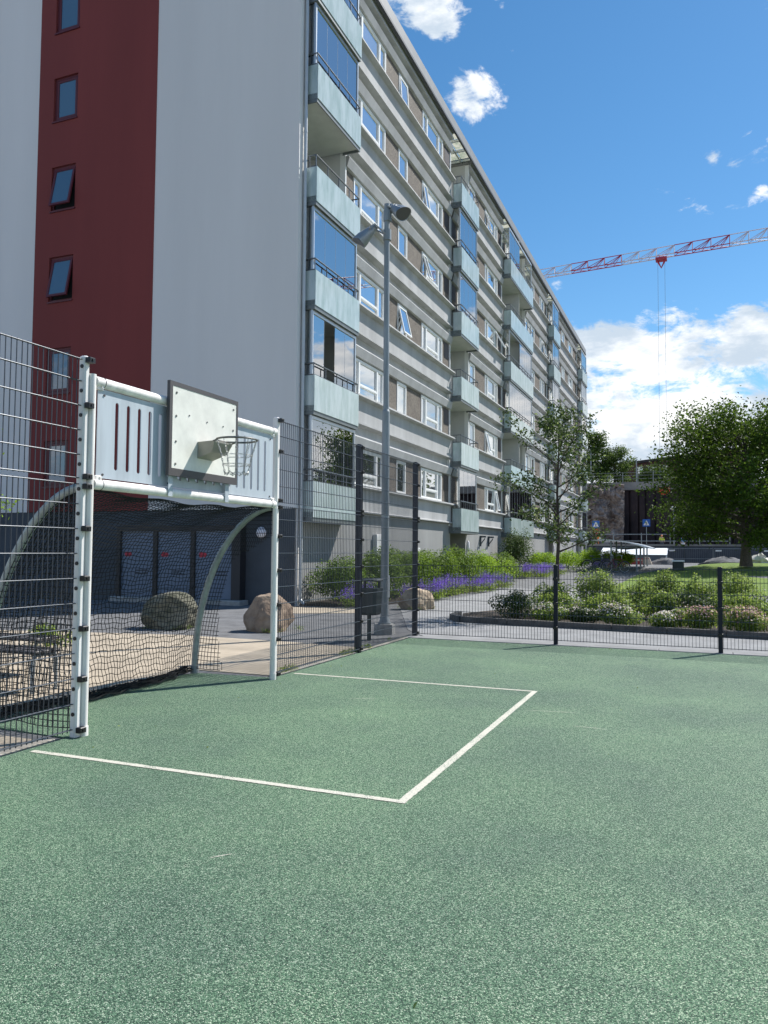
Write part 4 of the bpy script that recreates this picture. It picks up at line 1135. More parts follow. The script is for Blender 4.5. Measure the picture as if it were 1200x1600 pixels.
for i in range(NC):
    a0 = 2 * math.pi * i / NC + .3; a1 = 2 * math.pi * (i + 1) / NC + .3; chain(q, rpt(a0, .118, 2.25), rpt((a0 + a1) / 2, .108, 2.225)); chain(q, rpt((a0 + a1) / 2, .108, 2.225), rpt(a1, .118, 2.25))
q.build('chain_ring', 'chain', hoop)

# ================================================================== FLOODLIGHT POLE, BIN, BOULDERS, TABLE
px_, py_ = -5.34, 13.15
fl = thing('floodlight_pole', 'tall grey steel pole with two floodlights standing behind the fence corner', 'floodlight', (px_, py_, 0))
b = MB(); b.extrude_z([(px_ + .19 * math.cos(a) * (1 if i % 2 else 1), py_ + .19 * math.sin(a)) for i, a in enumerate([k * math.pi / 4 + .39 for k in range(8)])], -.05, .17); b.build('footing', 'concrete', fl)
b = MB(); b.tube([(px_, py_, .172), (px_, py_, .20)], .12, 16); b.tube([(px_, py_, .20), (px_, py_, .30)], [.10, .078], 16); b.build('flange', 'galv', fl, True)
b = MB(); b.tube([(px_, py_, .2), (px_, py_, 4.05)], [.075, .07], 20); b.tube([(px_, py_, 4.05), (px_, py_, 4.09)], [.07, .054], 20); b.tube([(px_, py_, 4.09), (px_ - .01, py_, 7.95)], [.054, .05], 20); b.build('pole', 'galv', fl, True)
b = MB(); b.box(px_ + .055, px_ + .079, py_ - .05, py_ + .05, .65, 1.05); b.build('service_hatch', 'galv', fl)
def flood(center, axis, br, name):
    c = Vector(center); a = Vector(axis).normalized(); K = .70
    upv = Vector((0, 0, 1)); s = a.cross(upv).normalized(); t_ = s.cross(a)
    prof = [(-.30, .05), (-.29, .12), (-.22, .15), (-.12, .165), (-.03, .19), (.06, .215), (.15, .225), (.18, .228)]
    prof = [(z_ * K, r_ * K) for z_, r_ in prof]
    b = MB(); n = 22; rings = []
    for z_, r_ in prof:
        ring = []
        for k in range(n):
            q = 2 * math.pi * k / n
            ext = 0 if z_ < .1 * K else .08 * max(0, math.sin(q))      # hood longer on top
            ring.append(c + a * (z_ + ext) + r_ * (math.cos(q) * s + .86 * math.sin(q) * t_))
        rings.append(ring)
    inner = []
    for z_, r_ in ((.118, .149), (.0, .129), (-.045, .07)):
        inner.append([c + a * (z_ + (.075 * max(0, math.sin(2 * math.pi * k / n)) if z_ > .1 else 0)) + r_ * (math.cos(2 * math.pi * k / n) * s + .86 * math.sin(2 * math.pi * k / n) * t_) for k in range(n)])
    b.loft(rings, True, False); b.loft([rings[-1], inner[0]], True, False)
    h = b.build('floodlight_head', 'lamp_metal', fl, True)
    b = MB(); b.loft(inner, True, True); b.build('reflector', 'reflector', h, True)
    b = MB(); b.disc(c - a * .02, a, .115, .01, 20); b.build('lens', 'lamp_glass', h)
    b = MB(); e = c - a * .14
    b.tube([e + s * .10, e + s * .15 - a * .03, e + s * .13 - a * .13, Vector(br)], .018, 6); b.tube([e - s * .10, e - s * .15 - a * .03, e - s * .13 - a * .13, Vector(br)], .018, 6)
    b.tube([e - a * .06, e - a * .16], [.07, .06], 10); b.build('yoke', 'lamp_metal', h)
    b = MB(); b.tube([Vector(br) + Vector((0, 0, -.10)), Vector(br) + Vector((0, 0, .10))], .075, 12); b.build('clamp', 'galv', fl)
Rv = Vector((math.cos(yaw), math.sin(yaw), 0)); Fv = Vector((-math.sin(yaw), math.cos(yaw), 0)); Zv = Vector((0, 0, 1))
flood(Vector((px_, py_, 7.33)) - Rv * .42 - Fv * .05 - Zv * .03, -Rv * .72 - Zv * .70 + Fv * .06, Vector((px_, py_, 7.36)), 'l')
flood(Vector((px_, py_, 7.74)) + Rv * .22 - Fv * .10 + Zv * .03, Rv * .52 - Zv * .58 - Fv * .62, Vector((px_, py_, 7.72)), 'r')

bn = thing('litter_bin', 'dark litter bin with raised lid on a post behind the mesh fence', 'litter bin', (-5.18, 12.1, 0))
bxx, byy = -5.2, 12.12
b = MB(); b.tube([(bxx, byy, -.02), (bxx, byy, .5)], .032, 10); b.build('post', 'bin_green', bn, True)
def rr_(w_, d_, z_, c=.05): return [(bxx - w_ + c, byy - d_, z_), (bxx + w_ - c, byy - d_, z_), (bxx + w_, byy - d_ + c, z_), (bxx + w_, byy + d_ - c, z_), (bxx + w_ - c, byy + d_, z_), (bxx - w_ + c, byy + d_, z_), (bxx - w_, byy + d_ - c, z_), (bxx - w_, byy - d_ + c, z_)]
b = MB(); b.loft([rr_(.155, .145, .42), rr_(.175, .16, .46), rr_(.185, .17, .82), rr_(.195, .18, .83), rr_(.195, .18, .865)]); b.build('body', 'bin_green', bn)
b = MB(); b.loft([rr_(.19, .175, .985), rr_(.195, .18, 1.0), rr_(.16, .14, 1.03)]); b.build('lid', 'bin_green', bn)
for sx in (-.13, .13):
    b = MB(); b.box(bxx + sx - .018, bxx + sx + .018, byy + .10, byy + .13, .866, .984); b.build('lid_strut', 'bin_green', bn)

def boulder(label, loc, rx, ry, rz, material, seed, cutk=5, rot=0):
    rnd = random.Random(seed); bm = bmesh.new(); bmesh.ops.create_icosphere(bm, subdivisions=5, radius=1)
    planes = [(Vector((rnd.gauss(0, 1), rnd.gauss(0, 1), rnd.gauss(.1, .7))).normalized(), rnd.uniform(.70, .90)) for _ in range(cutk)]
    from mathutils import noise
    for v in bm.verts:
        p = v.co.copy()
        for n_, d_ in planes:
            e = p.dot(n_) - d_
            if e > 0: p -= n_ * e * .97
        p *= 1 + .09 * noise.noise(v.co * 1.6 + Vector((seed, 0, 0))) + .035 * noise.noise(v.co * 4.5 + Vector((0, seed, 0))) + .016 * noise.noise(v.co * 12) - .03 * max(0, .12 - abs(noise.noise(v.co * 2.4 + Vector((7, seed, 2)))))*4
        v.co = Vector((p.x * rx, p.y * ry, p.z * rz))
    bmesh.ops.rotate(bm, verts=bm.verts, cent=(0, 0, 0), matrix=Matrix.Rotation(rot, 3, 'Z'))
    me = bpy.data.meshes.new('boulder'); bm.to_mesh(me); bm.free(); me.shade_smooth(); me.set_sharp_from_angle(angle=R(24))
    o = link('boulder', me, material); o.location = loc
    return tag(o, label, 'boulder', 'boulders beside the path')
boulder('mossy grey rounded boulder seen through the goal net', (-9.42, 12.35, .25), .60, .48, .44, 'rock_grey', 3, 12, .4)
boulder('reddish brown boulder seen behind the right goal post', (-7.52, 12.75, .22), .49, .48, .46, 'rock_brown', 11, 14, .2)
boulder('tan angular boulder in front of the purple flowers', (-6.85, 19.0, .18), .55, .42, .36, 'rock_tan', 23, 14, .5)

# picnic table and bench behind the net on the left
def bench(label, bx2, by2, w0, w1):
    bn2 = thing('bench', label, 'bench', (bx2, by2, 0), 'backless benches on the paving')
    for k in range(3):
        b = MB(); y0 = by2 - .18 + k * .125; b.cbox(bx2 - w0, bx2 + w1, y0, y0 + .11, .40, .435, .008); b.build('seat_plank', 'board_frame', bn2)
    for sx in (-w0 + .15, w1 - .04):
        b = MB(); b.tube([(bx2 + sx, by2 - .16, 0), (bx2 + sx, by2 - .16, .33), (bx2 + sx, by2 - .12, .385), (bx2 + sx, by2 + .12, .385), (bx2 + sx, by2 + .16, .33), (bx2 + sx, by2 + .16, 0)], .018, 8); b.build('leg', 'galv', bn2, True)
bench('nearer dark bench with bent tube legs seen through the left fence and net', -6.78, 6.28, .75, .42)
bench('farther dark bench behind the nearer bench at the left edge', -7.7, 7.15, .9, .45)

# ================================================================== PLANTS
BG = 'green bushes along the facade'
bush('leafy_bush', 'dark leafy bush nearest the building corner, behind the mesh fence', 'bush', (-9.1, 19.7, .03), 1.05, 1.05, 1.30, 'leaf_hedge', 5600, .075, 1, BG)
bush('leafy_bush', 'green bush on the wall bed left of the floodlight pole', 'bush', (-8.95, 21.7, .03), 1.05, 1.45, 1.58, 'leaf_hedge', 6400, .075, 2, BG)
bush('leafy_bush', 'green bush on the wall bed right behind the floodlight pole', 'bush', (-8.95, 24.1, .03), 1.05, 1.6, 1.52, 'leaf_hedge', 6400, .075, 3, BG)
bush('leafy_bush', 'bright green bush below the wall notice', 'bush', (-8.9, 27.0, .03), 1.05, 1.9, 1.55, 'leaf_hedge', 6800, .08, 4, BG)
bush('leafy_bush', 'green bush left of the dark entrance', 'bush', (-8.9, 30.2, .03), 1.05, 2.0, 1.58, 'leaf_hedge', 6000, .085, 5, BG)
bush('leafy_bush', 'lime green bush in front of the dark entrance', 'bush', (-8.85, 33.6, .03), 1.05, 2.1, 1.50, 'leaf_lime', 5600, .09, 6, BG)
bush('leafy_bush', 'green bush just right of the dark entrance', 'bush', (-8.85, 37.0, .03), 1.05, 2.0, 1.35, 'leaf_hedge', 5200, .09, 7, BG)
bush('tall_shrub', 'tall dark shrub climbing to the first balconies behind the young tree', 'shrub', (-9.1, 41.0, .03), .95, 1.9, 2.75, 'leaf_dark', 5200, .10, 8, nblob=14)
HG = 'lime green hedge plants'
for i, (x, y, rx, ry, h, lb) in enumerate([(-8.6, 45.5, 1.0, 2.0, 1.25, 'leftmost lime green hedge plant beside the tall shrub'), (-7.4, 48.0, 1.1, 1.9, 1.22, 'lime green hedge plant left of the young tree trunk'),
                                          (-6.4, 50.5, 1.1, 1.6, 1.28, 'lime green hedge plant right behind the young tree trunk'), (-5.4, 51.8, 1.0, 1.5, 1.22, 'lime green hedge plant left of the bicycle shelter posts'), (-4.75, 53.0, .75, 1.4, 1.08, 'rightmost lime green hedge plant under the shelter roof')]):
    bush('hedge_plant', lb, 'hedge', (x, y, hgt(x, y) + .02), rx, ry, h, 'leaf_lime', 2800, .11, 40 + i, HG, nblob=14, flat=True)
for i, (x, y, rx, ry, h, lb) in enumerate([(-8.5, 19.2, .35, .5, .55, 'purple flowers at the foot of the bush nearest the building corner'), (-7.85, 21.4, .26, .35, .42, 'purple flowers left of the litter bin behind the fence'),
        (-7.8, 23.2, .36, .55, .58, 'purple flowers behind the tan boulder, left part'), (-7.75, 25.2, .42, .55, .62, 'purple flowers behind the tan boulder, right part'), (-7.75, 28.2, .38, .75, .52, 'purple flowers beside the path, middle clump'),
        (-7.7, 30.8, .42, .6, .60, 'purple flowers at the right end of the near flower row'), (-8.0, 40.4, .5, 1.1, .62, 'purple flowers left of the young tree trunk'), (-7.8, 43.0, .5, 1.2, .60, 'purple flowers right behind the young tree trunk'), (-5.55, 48.6, .5, .8, .70, 'purple flowers beside the parked bicycles')]):
    lavender(lb, (x, y, hgt(x, y) + .03), rx, ry, h, 60 + i)
# planting bed on the right
RG = 'flowering shrubs in the kerbed bed'
for i, (x, y, rx, ry, h, fl, nf, lb) in enumerate([
        (-3.75, 16.75, .60, .5, .62, 'flower_white', 90, 'dark green shrub at the left tip of the kerbed bed'), (-2.95, 16.25, .45, .35, .36, 'flower_white', 420, 'low white flowering shrub left of the first low fence post'),
        (-2.25, 16.25, .42, .38, .34, 'flower_white', 120, 'low dark shrub right of the first low fence post'), (-1.45, 16.0, .5, .38, .40, 'flower_white', 700, 'white flowering shrub near the kerb, middle of the bed'),
        (-.65, 15.9, .42, .36, .34, 'flower_white', 450, 'pale flowering shrub between the two low fence posts'), (-.1, 15.95, .5, .42, .42, 'flower_pink', 620, 'pinkish flowering shrub left of the second low fence post'),
        (.75, 15.8, .55, .42, .46, 'flower_pink', 800, 'pinkish flowering shrub right of the second low fence post'), (1.5, 15.8, .45, .4, .42, 'flower_pink', 620, 'pink flowering shrub at the right edge of the picture')]):
    bush('flowering_shrub', lb, 'shrub', (x, y, .06), rx, ry, h, 'leaf_dark' if i in (0, 2) else 'leaf_bed', 2600, .055, 80 + i, RG, fl, nf, .036, fl_top=True, nblob=7)
SGp = 'leafy shrubs at the back of the kerbed bed'
for i, (x, y, rx, ry, h, n, lb) in enumerate([(-3.1, 18.0, .45, .5, .80, 1100, 'upright green shrub by the young tree trunk'), (-2.35, 19.3, .6, .6, 1.02, 1700, 'leafy shrub with pale leaves right of the young tree trunk'), (-1.45, 19.6, .6, .6, .78, 1000, 'sparse yellow green shrub in the middle of the bed'),
        (-.85, 20.2, .7, .6, .98, 1700, 'leafy shrub left of the second low fence post'), (.0, 19.6, .6, .6, .90, 1300, 'leafy shrub right behind the second low fence post'), (.85, 20.0, .65, .6, 1.05, 1500, 'tall leafy shrub right of the second low fence post'), (-.3, 17.6, .6, .5, .62, 1100, 'dark rounded shrub behind the pink flowers'), (-1.9, 17.6, .7, .6, .6, 1200, 'low green shrub behind the white flowers'), (.7, 17.6, .75, .6, .66, 1500, 'rounded green shrub behind the pinkish flowers right of the second post'), (-3.0, 17.2, .6, .5, .5, 1000, 'low green shrub between the bed tip and the young tree'), (1.9, 18.8, .7, .7, .9, 1500, 'leafy shrub at the right edge behind the pink flowers'), (-.9, 18.0, .6, .5, .6, 1000, 'low green shrub in the middle behind the pale flowers')]):
    bush('leafy_shrub', lb, 'shrub', (x, y, .06), rx, ry, h, 'leaf_dark' if i == 6 else 'leaf_bed', int(n * 1.9), .065, 100 + i, SGp, 'flower_white', 40, .035, nblob=8, stems=8)
# trees
tree('young_tree', 'young slender tree with sparse dark leaves in the planting bed', (-3.15, 18.6, .05), 4.75, .055, .30, 1.30, 25, 'leaf_young', 5000, .082, 'bark', 21, rise=.25, twig=5, clust=.085, crown_pow=.75, tip='leaf_tip', lean=(.03, .02))
tree('broad_tree', 'large dark broad crowned tree on the lawn at the right', (2.5, 52, .72), 8.2, .30, .17, 4.35, 60, 'leaf_tree', 40000, .21, 'bark_grey', 31, rise=.16, twig=9, clust=.10, droop=.20, crown_pow=.5)
tree('sapling', 'small bright leaved sapling at the left edge behind the fence', (-9.1, 7.3, 0), 3.3, .03, .42, .75, 14, 'leaf_lime', 900, .06, 'bark', 41, rise=.3, twig=4, clust=.10)
bush('grass_tuft', 'small yellow green plant on the paving at the left edge', 'plant', (-9.3, 9.3, 0), .5, .4, .32, 'leaf_bed', 500, .07, 121, nblob=5)
bush('potted_plant', 'red flowering pot plant behind the lowest corner balcony glass', 'plant', (-10.15, 19.9, 2.55), .16, .22, .95, 'leaf_hedge', 260, .06, 122, None, 'flower_red', 50, .06, nblob=6)
tree('hill_tree', 'tall green tree on the ledge next to the building end', (-13.1, 104, 9.8), 6.6, .2, .08, 2.2, 30, 'leaf_far', 9500, .26, 'bark_grey', 51, 'trees on the rock ledge', rise=.5, twig=6, clust=.17, crown_pow=.6)
tree('hill_tree', 'shorter round green tree on the ledge beside the brown house', (-10.3, 104, 9.8), 4.2, .15, .06, 2.0, 26, 'leaf_far', 8500, .24, 'bark_grey', 52, 'trees on the rock ledge', rise=.4, twig=6, clust=.17, crown_pow=.6)
bush('hill_bush', 'wide low bush on the ledge in front of the brown house', 'bush', (-6.0, 107, 9.8), 2.7, 1.5, 3.2, 'leaf_far', 4200, .24, 53, 'bushes on the rock ledge', nblob=10)
bush('hill_bush', 'dark bush on the ledge half hidden by the broad tree', 'bush', (.2, 107, 9.8), 3.2, 1.5, 3.0, 'leaf_far', 3800, .26, 54, 'bushes on the rock ledge', nblob=10)

# ================================================================== BACKGROUND
# upper road on a retaining wall
b = MB(); b.box(-40, 60, 80.2, 96.5, 0, 2.25); struct(b.build('upper_road', 'ledge'))
hw_ = thing('retaining_wall', 'dark grey wall carrying the upper road behind the lawn', 'wall', (0, 80, 0))
for i in range(24):
    x0 = -24 + i * 2.5
    b = MB(); b.box(x0 + .015, x0 + 2.485, 80.0, 80.19, .3, 2.12); b.build('wall_panel', 'hoarding', hw_)
b = MB(); b.box(-24, 36, 79.93, 80.3, 2.13, 2.31); b.build('coping', 'ledge', hw_)
rl = thing('guard_rail', 'grey steel railing along the upper road', 'railing', (0, 80.4, 2.3))
for zc in (2.62, 3.28): 
    b = MB(); b.tube([(-24, 80.45, zc), (2.5, 80.45, zc)], .05, 6); b.build('rail', 'galv', rl)
for i in range(11):
    x0 = -24 + i * 2.65; b = MB(); b.tube([(x0, 80.45, 2.25), (x0, 80.45, 3.42)], .05, 6); b.build('post', 'galv', rl)
# rock face, ledge, sheet piles
from mathutils import noise as nz
def rocksheet(name, x0, x1, y, z0, z1, nx_, nz_, amp, seed, material, lean=.25):
    q = MB()
    for j in range(nz_ + 1):
        for i in range(nx_ + 1):
            u, v = i / nx_, j / nz_; p = Vector((u * (x1 - x0) * .5, v * 4 + u * 3, seed))
            d = amp * (abs(nz.noise(p)) + .5 * abs(nz.noise(p * 2.7)) + .28 * abs(nz.noise(p * 6.1)))
            q.v.append((x0 + (x1 - x0) * u, y - d + lean * v * (z1 - z0), z0 + (z1 - z0) * v))
    w_ = nx_ + 1
    for j in range(nz_):
        for i in range(nx_): q.f.append((j * w_ + i, j * w_ + i + 1, (j + 1) * w_ + i + 1, (j + 1) * w_ + i))
    return q.build(name, material)
struct(rocksheet('rock_face', -30, -8.4, 95.6, 1.8, 9.6, 110, 60, 2.2, 3.3, 'cliff'))
b = MB(); b.box(-45, 50, 98.6, 170, 3, 9.8); struct(b.build('upper_terrace', 'ledge'))
b = MB(); b.box(-45, 50, 97.6, 98.59, 9.0, 9.95); struct(b.build('terrace_edge', 'ledge'))
sp = thing('sheet_pile_wall', 'dark rusty sheet pile wall of the building pit', 'wall', (5, 98, 2))
for i in range(44):
    x0 = -8.9 + i * .95; f = .22 if i % 2 else 0
    b = MB(); b.extrude_z([(x0, 98.2 - f), (x0 + .18, 97.9 - f * .2), (x0 + .75, 97.9 - f * .2), (x0 + .93, 98.2 - f), (x0 + .93, 98.45), (x0, 98.45)], 1.9, 8.95); b.build('sheet_pile', 'sheet_pile', sp)
fe = thing('ledge_fence', 'thin post and wire fence along the rock ledge', 'fence', (0, 98.3, 9.9))
for i in range(12):
    x0 = -14 + i * 1.75; b = MB(); b.tube([(x0, 98.2, 9.9), (x0, 98.2, 11.2)], .035, 5); b.build('post', 'galv', fe)
for zc in (10.4, 10.8, 11.15):
    b = MB(); b.tube([(-14, 98.2, zc), (6, 98.2, zc)], .015, 4); b.build('wire', 'galv', fe)
for i, (xl, hl, lb) in enumerate(((-12.6, 4.2, 'grey pole on the ledge beside the tall tree'), (-7.2, 3.0, 'thin grey pole on the ledge in front of the brown house'))):
    lp_ = MB(); lp_.tube([(xl, 98.9, 9.7), (xl, 98.9, 9.8 + hl)], .07, 6); tag(lp_.build('mast_pole', 'galv'), lb, 'pole', 'poles on the ledge')
# brown house on the hill
hs = thing('brown_house', 'dark brown house with small white windows on the hill', 'house', (-2, 140, 9.8))
q = MB(); q.box(-12.5, 8, 138, 150, 9.8, 16.6); q.build('wall', 'brown_brick', hs)
q = MB(); q.loft([[(-13.0, 137.4, 16.25), (8.5, 137.4, 18.5), (8.5, 137.4, 18.9), (-13.0, 137.4, 16.65)], [(-13.0, 150.6, 16.25), (8.5, 150.6, 18.5), (8.5, 150.6, 18.9), (-13.0, 150.6, 16.65)]]); q.build('roof', 'roof_dark', hs)
q = MB(); q.loft([[(-12.5, 138.05, 16.5), (8, 138.05, 16.5), (8, 138.05, 18.45)], [(-12.5, 149.9, 16.5), (8, 149.9, 16.5), (8, 149.9, 18.45)]]); q.build('upper_wall', 'brown_brick', hs)
for i, x0 in enumerate((-9.9, -8.2, -5.9, -3.5, -1.2, 1.2)):
    q = MB(); ww = .9 if i != 1 else 1.4; z0 = 14.7 + .05 * i
    q.box(x0, x0 + ww, 137.93, 138.0, z0, z0 + .1); q.box(x0, x0 + ww, 137.93, 138.0, z0 + 1.2, z0 + 1.3); q.box(x0, x0 + .1, 137.93, 138.0, z0 + .1, z0 + 1.2); q.box(x0 + ww - .1, x0 + ww, 137.93, 138, z0 + .1, z0 + 1.2); q.box(x0 + ww / 2 - .04, x0 + ww / 2 + .04, 137.94, 138, z0 + .1, z0 + 1.2)
    wn = q.build('window', 'window_white', hs)
    q = MB(); q.box(x0 + .1, x0 + ww - .1, 137.97, 137.99, z0 + .1, z0 + 1.2); q.build('pane', 'window_glass', wn)
# signs
def crossing_sign(label, x, y, zc, zb):
    t = thing('crossing_sign', label, 'road sign', (x, y, zb), 'blue pedestrian crossing signs')
    q = MB(); q.tube([(x, y, zb), (x, y, zc - .4)], .035, 8); q.build('post', 'galv', t)
    q = MB(); q.cbox(x - .36, x + .36, y - .04, y - .01, zc - .36, zc + .36, .02); p_ = q.build('plate', 'sign_blue', t)
    q = MB(); q.loft([[(x - .27, y - .0402, zc - .24), (x + .27, y - .0402, zc - .24), (x, y - .0402, zc + .27)], [(x - .27, y - .046, zc - .24), (x + .27, y - .046, zc - .24), (x, y - .046, zc + .27)]]); q.build('triangle', 'notice_white', p_)
    q = MB(); yy = y - .05
    q.disc((x, yy, zc + .075), (0, 1, 0), .032, .006, 10); q.tube([(x, yy, zc + .04), (x - .01, yy, zc - .08)], .026, 5)
    q.tube([(x - .01, yy, zc - .08), (x - .07, yy, zc - .22)], .018, 5); q.tube([(x - .01, yy, zc - .08), (x + .06, yy, zc - .21)], .018, 5); q.tube([(x, yy, zc + .02), (x - .08, yy, zc - .04)], .012, 4); q.tube([(x, yy, zc + .02), (x + .07, yy, zc - .05)], .012, 4)
    q.build('figure', 'lamp_dark', p_)
    return t
crossing_sign('blue pedestrian crossing sign in front of the dark sheet pile wall', -5.0, 80.9, 4.42, 2.25)
crossing_sign('blue pedestrian crossing sign in front of the rock face, near the building end', -9.85, 80.9, 4.30, 2.25)
t = thing('no_entry_sign', 'round red no entry sign below the left crossing sign', 'road sign', (-9.78, 80.7, 2.25))
q = MB(); q.tube([(-9.78, 80.75, 2.25), (-9.78, 80.75, 3.2)], .035, 8); q.build('post', 'galv', t)
q = MB(); q.disc((-9.78, 80.70, 3.50), (0, 1, 0), .34, .03, 24); p_ = q.build('plate', 'sign_red', t)
q = MB(); q.box(-10.0, -9.56, 80.675, 80.683, 3.44, 3.56); q.build('bar', 'barrier_cream', p_)
t = thing('orange_barrier', 'orange work zone marker under the no entry sign', 'barrier', (-9.7, 80.9, 2.25))
q = MB(); q.box(-9.95, -9.55, 80.84, 80.88, 2.6, 3.05); q.build('board', 'sign_orange', t)
q = MB(); q.tube([(-9.9, 80.9, 2.25), (-9.86, 80.9, 2.62)], .025, 5); q.tube([(-9.6, 80.9, 2.25), (-9.64, 80.9, 2.62)], .025, 5); q.build('leg', 'sign_orange', t)
t = thing('street_lamp', 'grey street lamp with flat white head in front of the dark wall', 'street lamp', (-2.5, 82, 2.25))
q = MB(); q.tube([(-2.5, 82, 2.25), (-2.5, 82, 5.75)], [.06, .045], 8); q.build('pole', 'galv', t)
q = MB(); q.loft([[(-2.5 + r_ * math.cos(k * math.pi / 6), 82 + r_ * math.sin(k * math.pi / 6), z_) for k in range(12)] for r_, z_ in ((.08, 5.7), (.30, 5.80), (.36, 5.90), (.30, 6.0), (.1, 6.05))]); q.build('lamp_head', 'container_white', t)
# construction site in front
t = thing('site_container', 'low site container with white roof behind the bicycle shelter', 'container', (-5, 72.5, .5))
q = MB(); q.box(-8.2, -2.85, 71.5, 74, .5, 1.28); q.build('body', 'container_blue', t)
q = MB(); q.loft([[(-8.4, 71.3, 1.28), (-2.75, 71.3, 1.28), (-2.75, 74.2, 1.86), (-8.4, 74.2, 1.86)], [(-8.4, 71.3, 1.31), (-2.75, 71.3, 1.31), (-2.75, 74.2, 1.90), (-8.4, 74.2, 1.90)]]); q.build('roof', 'container_white', t)
for i, x0 in enumerate((-2.6, .9, 4.4, 7.9)):
    lb = ('site fence panel right of the white roofed container', 'site fence panel in front of the dark wall, left of the broad tree trunk', 'site fence panel behind the broad tree trunk', 'rightmost site fence panel beside the pale tarpaulin')[i]
    t = thing('site_fence_panel', lb, 'fence panel', (x0 + 1.7, 68, .5), 'temporary site fence panels')
    q = MB(); q.tube([(x0 + .03, 68, .5), (x0 + .03, 68, 1.85), (x0 + 3.45, 68, 1.85), (x0 + 3.45, 68, .5)], .028, 6); q.tube([(x0 + .03, 68, 1.02), (x0 + 3.45, 68, 1.02)], .02, 5); q.build('frame', 'galv', t)
    q = MB()
    for k in range(1, 24): q.tube([(x0 + 3.45 * k / 24, 68, .52), (x0 + 3.45 * k / 24, 68, 1.84)], .006, 3)
    stuff(q.build('wires', 'galv', t))
    q = MB(); q.box(x0 + .15, x0 + .6, 67.95, 67.97, 1.62, 1.74); q.build('label_plate', 'container_white', t)
    q = MB(); q.cbox(x0 - .25, x0 + .3, 67.8, 68.2, .45, .6, .02); q.build('foot', 'concrete', t)
for i, (x0, w_, lb) in enumerate(((-6.6, 1.2, 'left red plastic road barrier beyond the shelter'), (-5.35, 1.1, 'right red plastic road barrier beyond the shelter'))):
    t = thing('road_barrier', lb, 'barrier', (x0 + w_ / 2, 65, .5), 'red road barriers')
    q = MB(); q.loft([[(x0, 64.75, .5), (x0 + w_, 64.75, .5), (x0 + w_, 65.25, .5), (x0, 65.25, .5)], [(x0 + .03, 64.85, .7), (x0 + w_ - .03, 64.85, .7), (x0 + w_ - .03, 65.15, .7), (x0 + .03, 65.15, .7)], [(x0 + .05, 64.9, 1.05), (x0 + w_ - .05, 64.9, 1.05), (x0 + w_ - .05, 65.1, 1.05), (x0 + .05, 65.1, 1.05)]]); q.build('body', 'barrier_red', t)
    q = MB(); q.box(x0 + .1, x0 + w_ - .1, 64.84, 64.868, .82, .95); q.build('stripe', 'barrier_cream', t)
t = thing('cream_barrier', 'cream coloured slotted barrier block beside the red barriers', 'barrier', (-4.0, 65, .5))
q = MB(); q.loft([[(-4.35, 64.8, .5), (-3.6, 64.8, .5), (-3.6, 65.2, .5), (-4.35, 65.2, .5)], [(-4.3, 64.85, .95), (-3.75, 64.85, .95), (-3.75, 65.15, .95), (-4.3, 65.15, .95)], [(-4.28, 64.9, 1.15), (-3.85, 64.9, 1.15), (-3.85, 65.1, 1.15), (-4.28, 65.1, 1.15)]]); q.build('body', 'barrier_cream', t)
q = MB()
for k in range(3): q.box(-4.22 + k * .14, -4.14 + k * .14, 64.84, 64.87, .98, 1.06)
q.build('slot', 'barrier_red', t)
def mound(name, label, cat, x, y, z, rx, ry, h, material, seed, rough=.3):
    q = MB(); n, mm = 22, 9
    for j in range(mm):
        v = j / (mm - 1)
        for i in range(n):
            a = 2 * math.pi * i / n; p = Vector((math.cos(a) * 2, math.sin(a) * 2, v * 2 + seed)); k = 1 + rough * nz.noise(p * 1.3) + .5 * rough * nz.noise(p * 3)
            q.v.append((x + rx * (1 - v ** 1.3) * math.cos(a) * k, y + ry * (1 - v ** 1.3) * math.sin(a) * k, z + h * (1 - (1 - v) ** 1.6) * (1 + rough * .6 * nz.noise(p * 2)) - .03))
    for j in range(mm - 1):
        for i in range(n): q.f.append((j * n + i, j * n + (i + 1) % n, (j + 1) * n + (i + 1) % n, (j + 1) * n + i))
    return tag(q.build(name, material, None, True), label, cat)
mound('gravel_heap', 'grey gravel heap left of the broad tree trunk', 'gravel', 1.6, 63, .62, 1.6, 1.0, .62, 'gravel', 3)
mound('gravel_heap', 'small grey gravel heap beside the cream barrier', 'gravel', -2.6, 66, .5, 1.3, .9, .6, 'gravel', 9)
mound('tarpaulin_heap', 'pale crumpled tarpaulin right of the broad tree trunk', 'tarpaulin', 3.9, 63, .66, 1.1, .7, .75, 'tarp', 14, .7)
t = thing('lawn_bin', 'small dark bin with white lid on the lawn', 'litter bin', (-1.3, 50, .4))
q = MB(); q.cbox(-1.62, -.98, 49.8, 50.2, .35, .95, .04); q.build('body', 'bin_green', t)
q = MB(); q.cbox(-1.66, -.94, 49.77, 50.23, .955, 1.06, .03); q.build('lid', 'container_white', t)
# bicycle shelter
t = thing('bicycle_shelter', 'open bicycle shelter with curved silver roof', 'shelter', (-4.6, 53, hgt(0, 50)))
zs_ = .35
def roofpt(u, y): return (-6.1 + 3.1 * u, y, zs_ + 1.95 - .55 * u ** 2 - .1 * (1 - u) ** 2)
q = MB(); q.loft([[roofpt(i / 8, 48.0) for i in range(9)], [roofpt(i / 8, 58.0) for i in range(9)]], False); 
top = [tuple(Vector(p) + Vector((0, 0, .06))) for p in q.v]; n0 = len(q.v); q.v += top
q.f += [tuple(i + n0 for i in f) for f in list(q.f)]
for i in range(8): q.f.append((i, i + 1, i + 1 + n0, i + n0)); q.f.append((9 + i, 10 + i, 10 + i + n0, 9 + i + n0))
q.f.append((0, 9, 9 + n0, n0)); q.f.append((8, 17, 17 + n0, 8 + n0))
q.build('roof', 'shelter_roof', t, True)
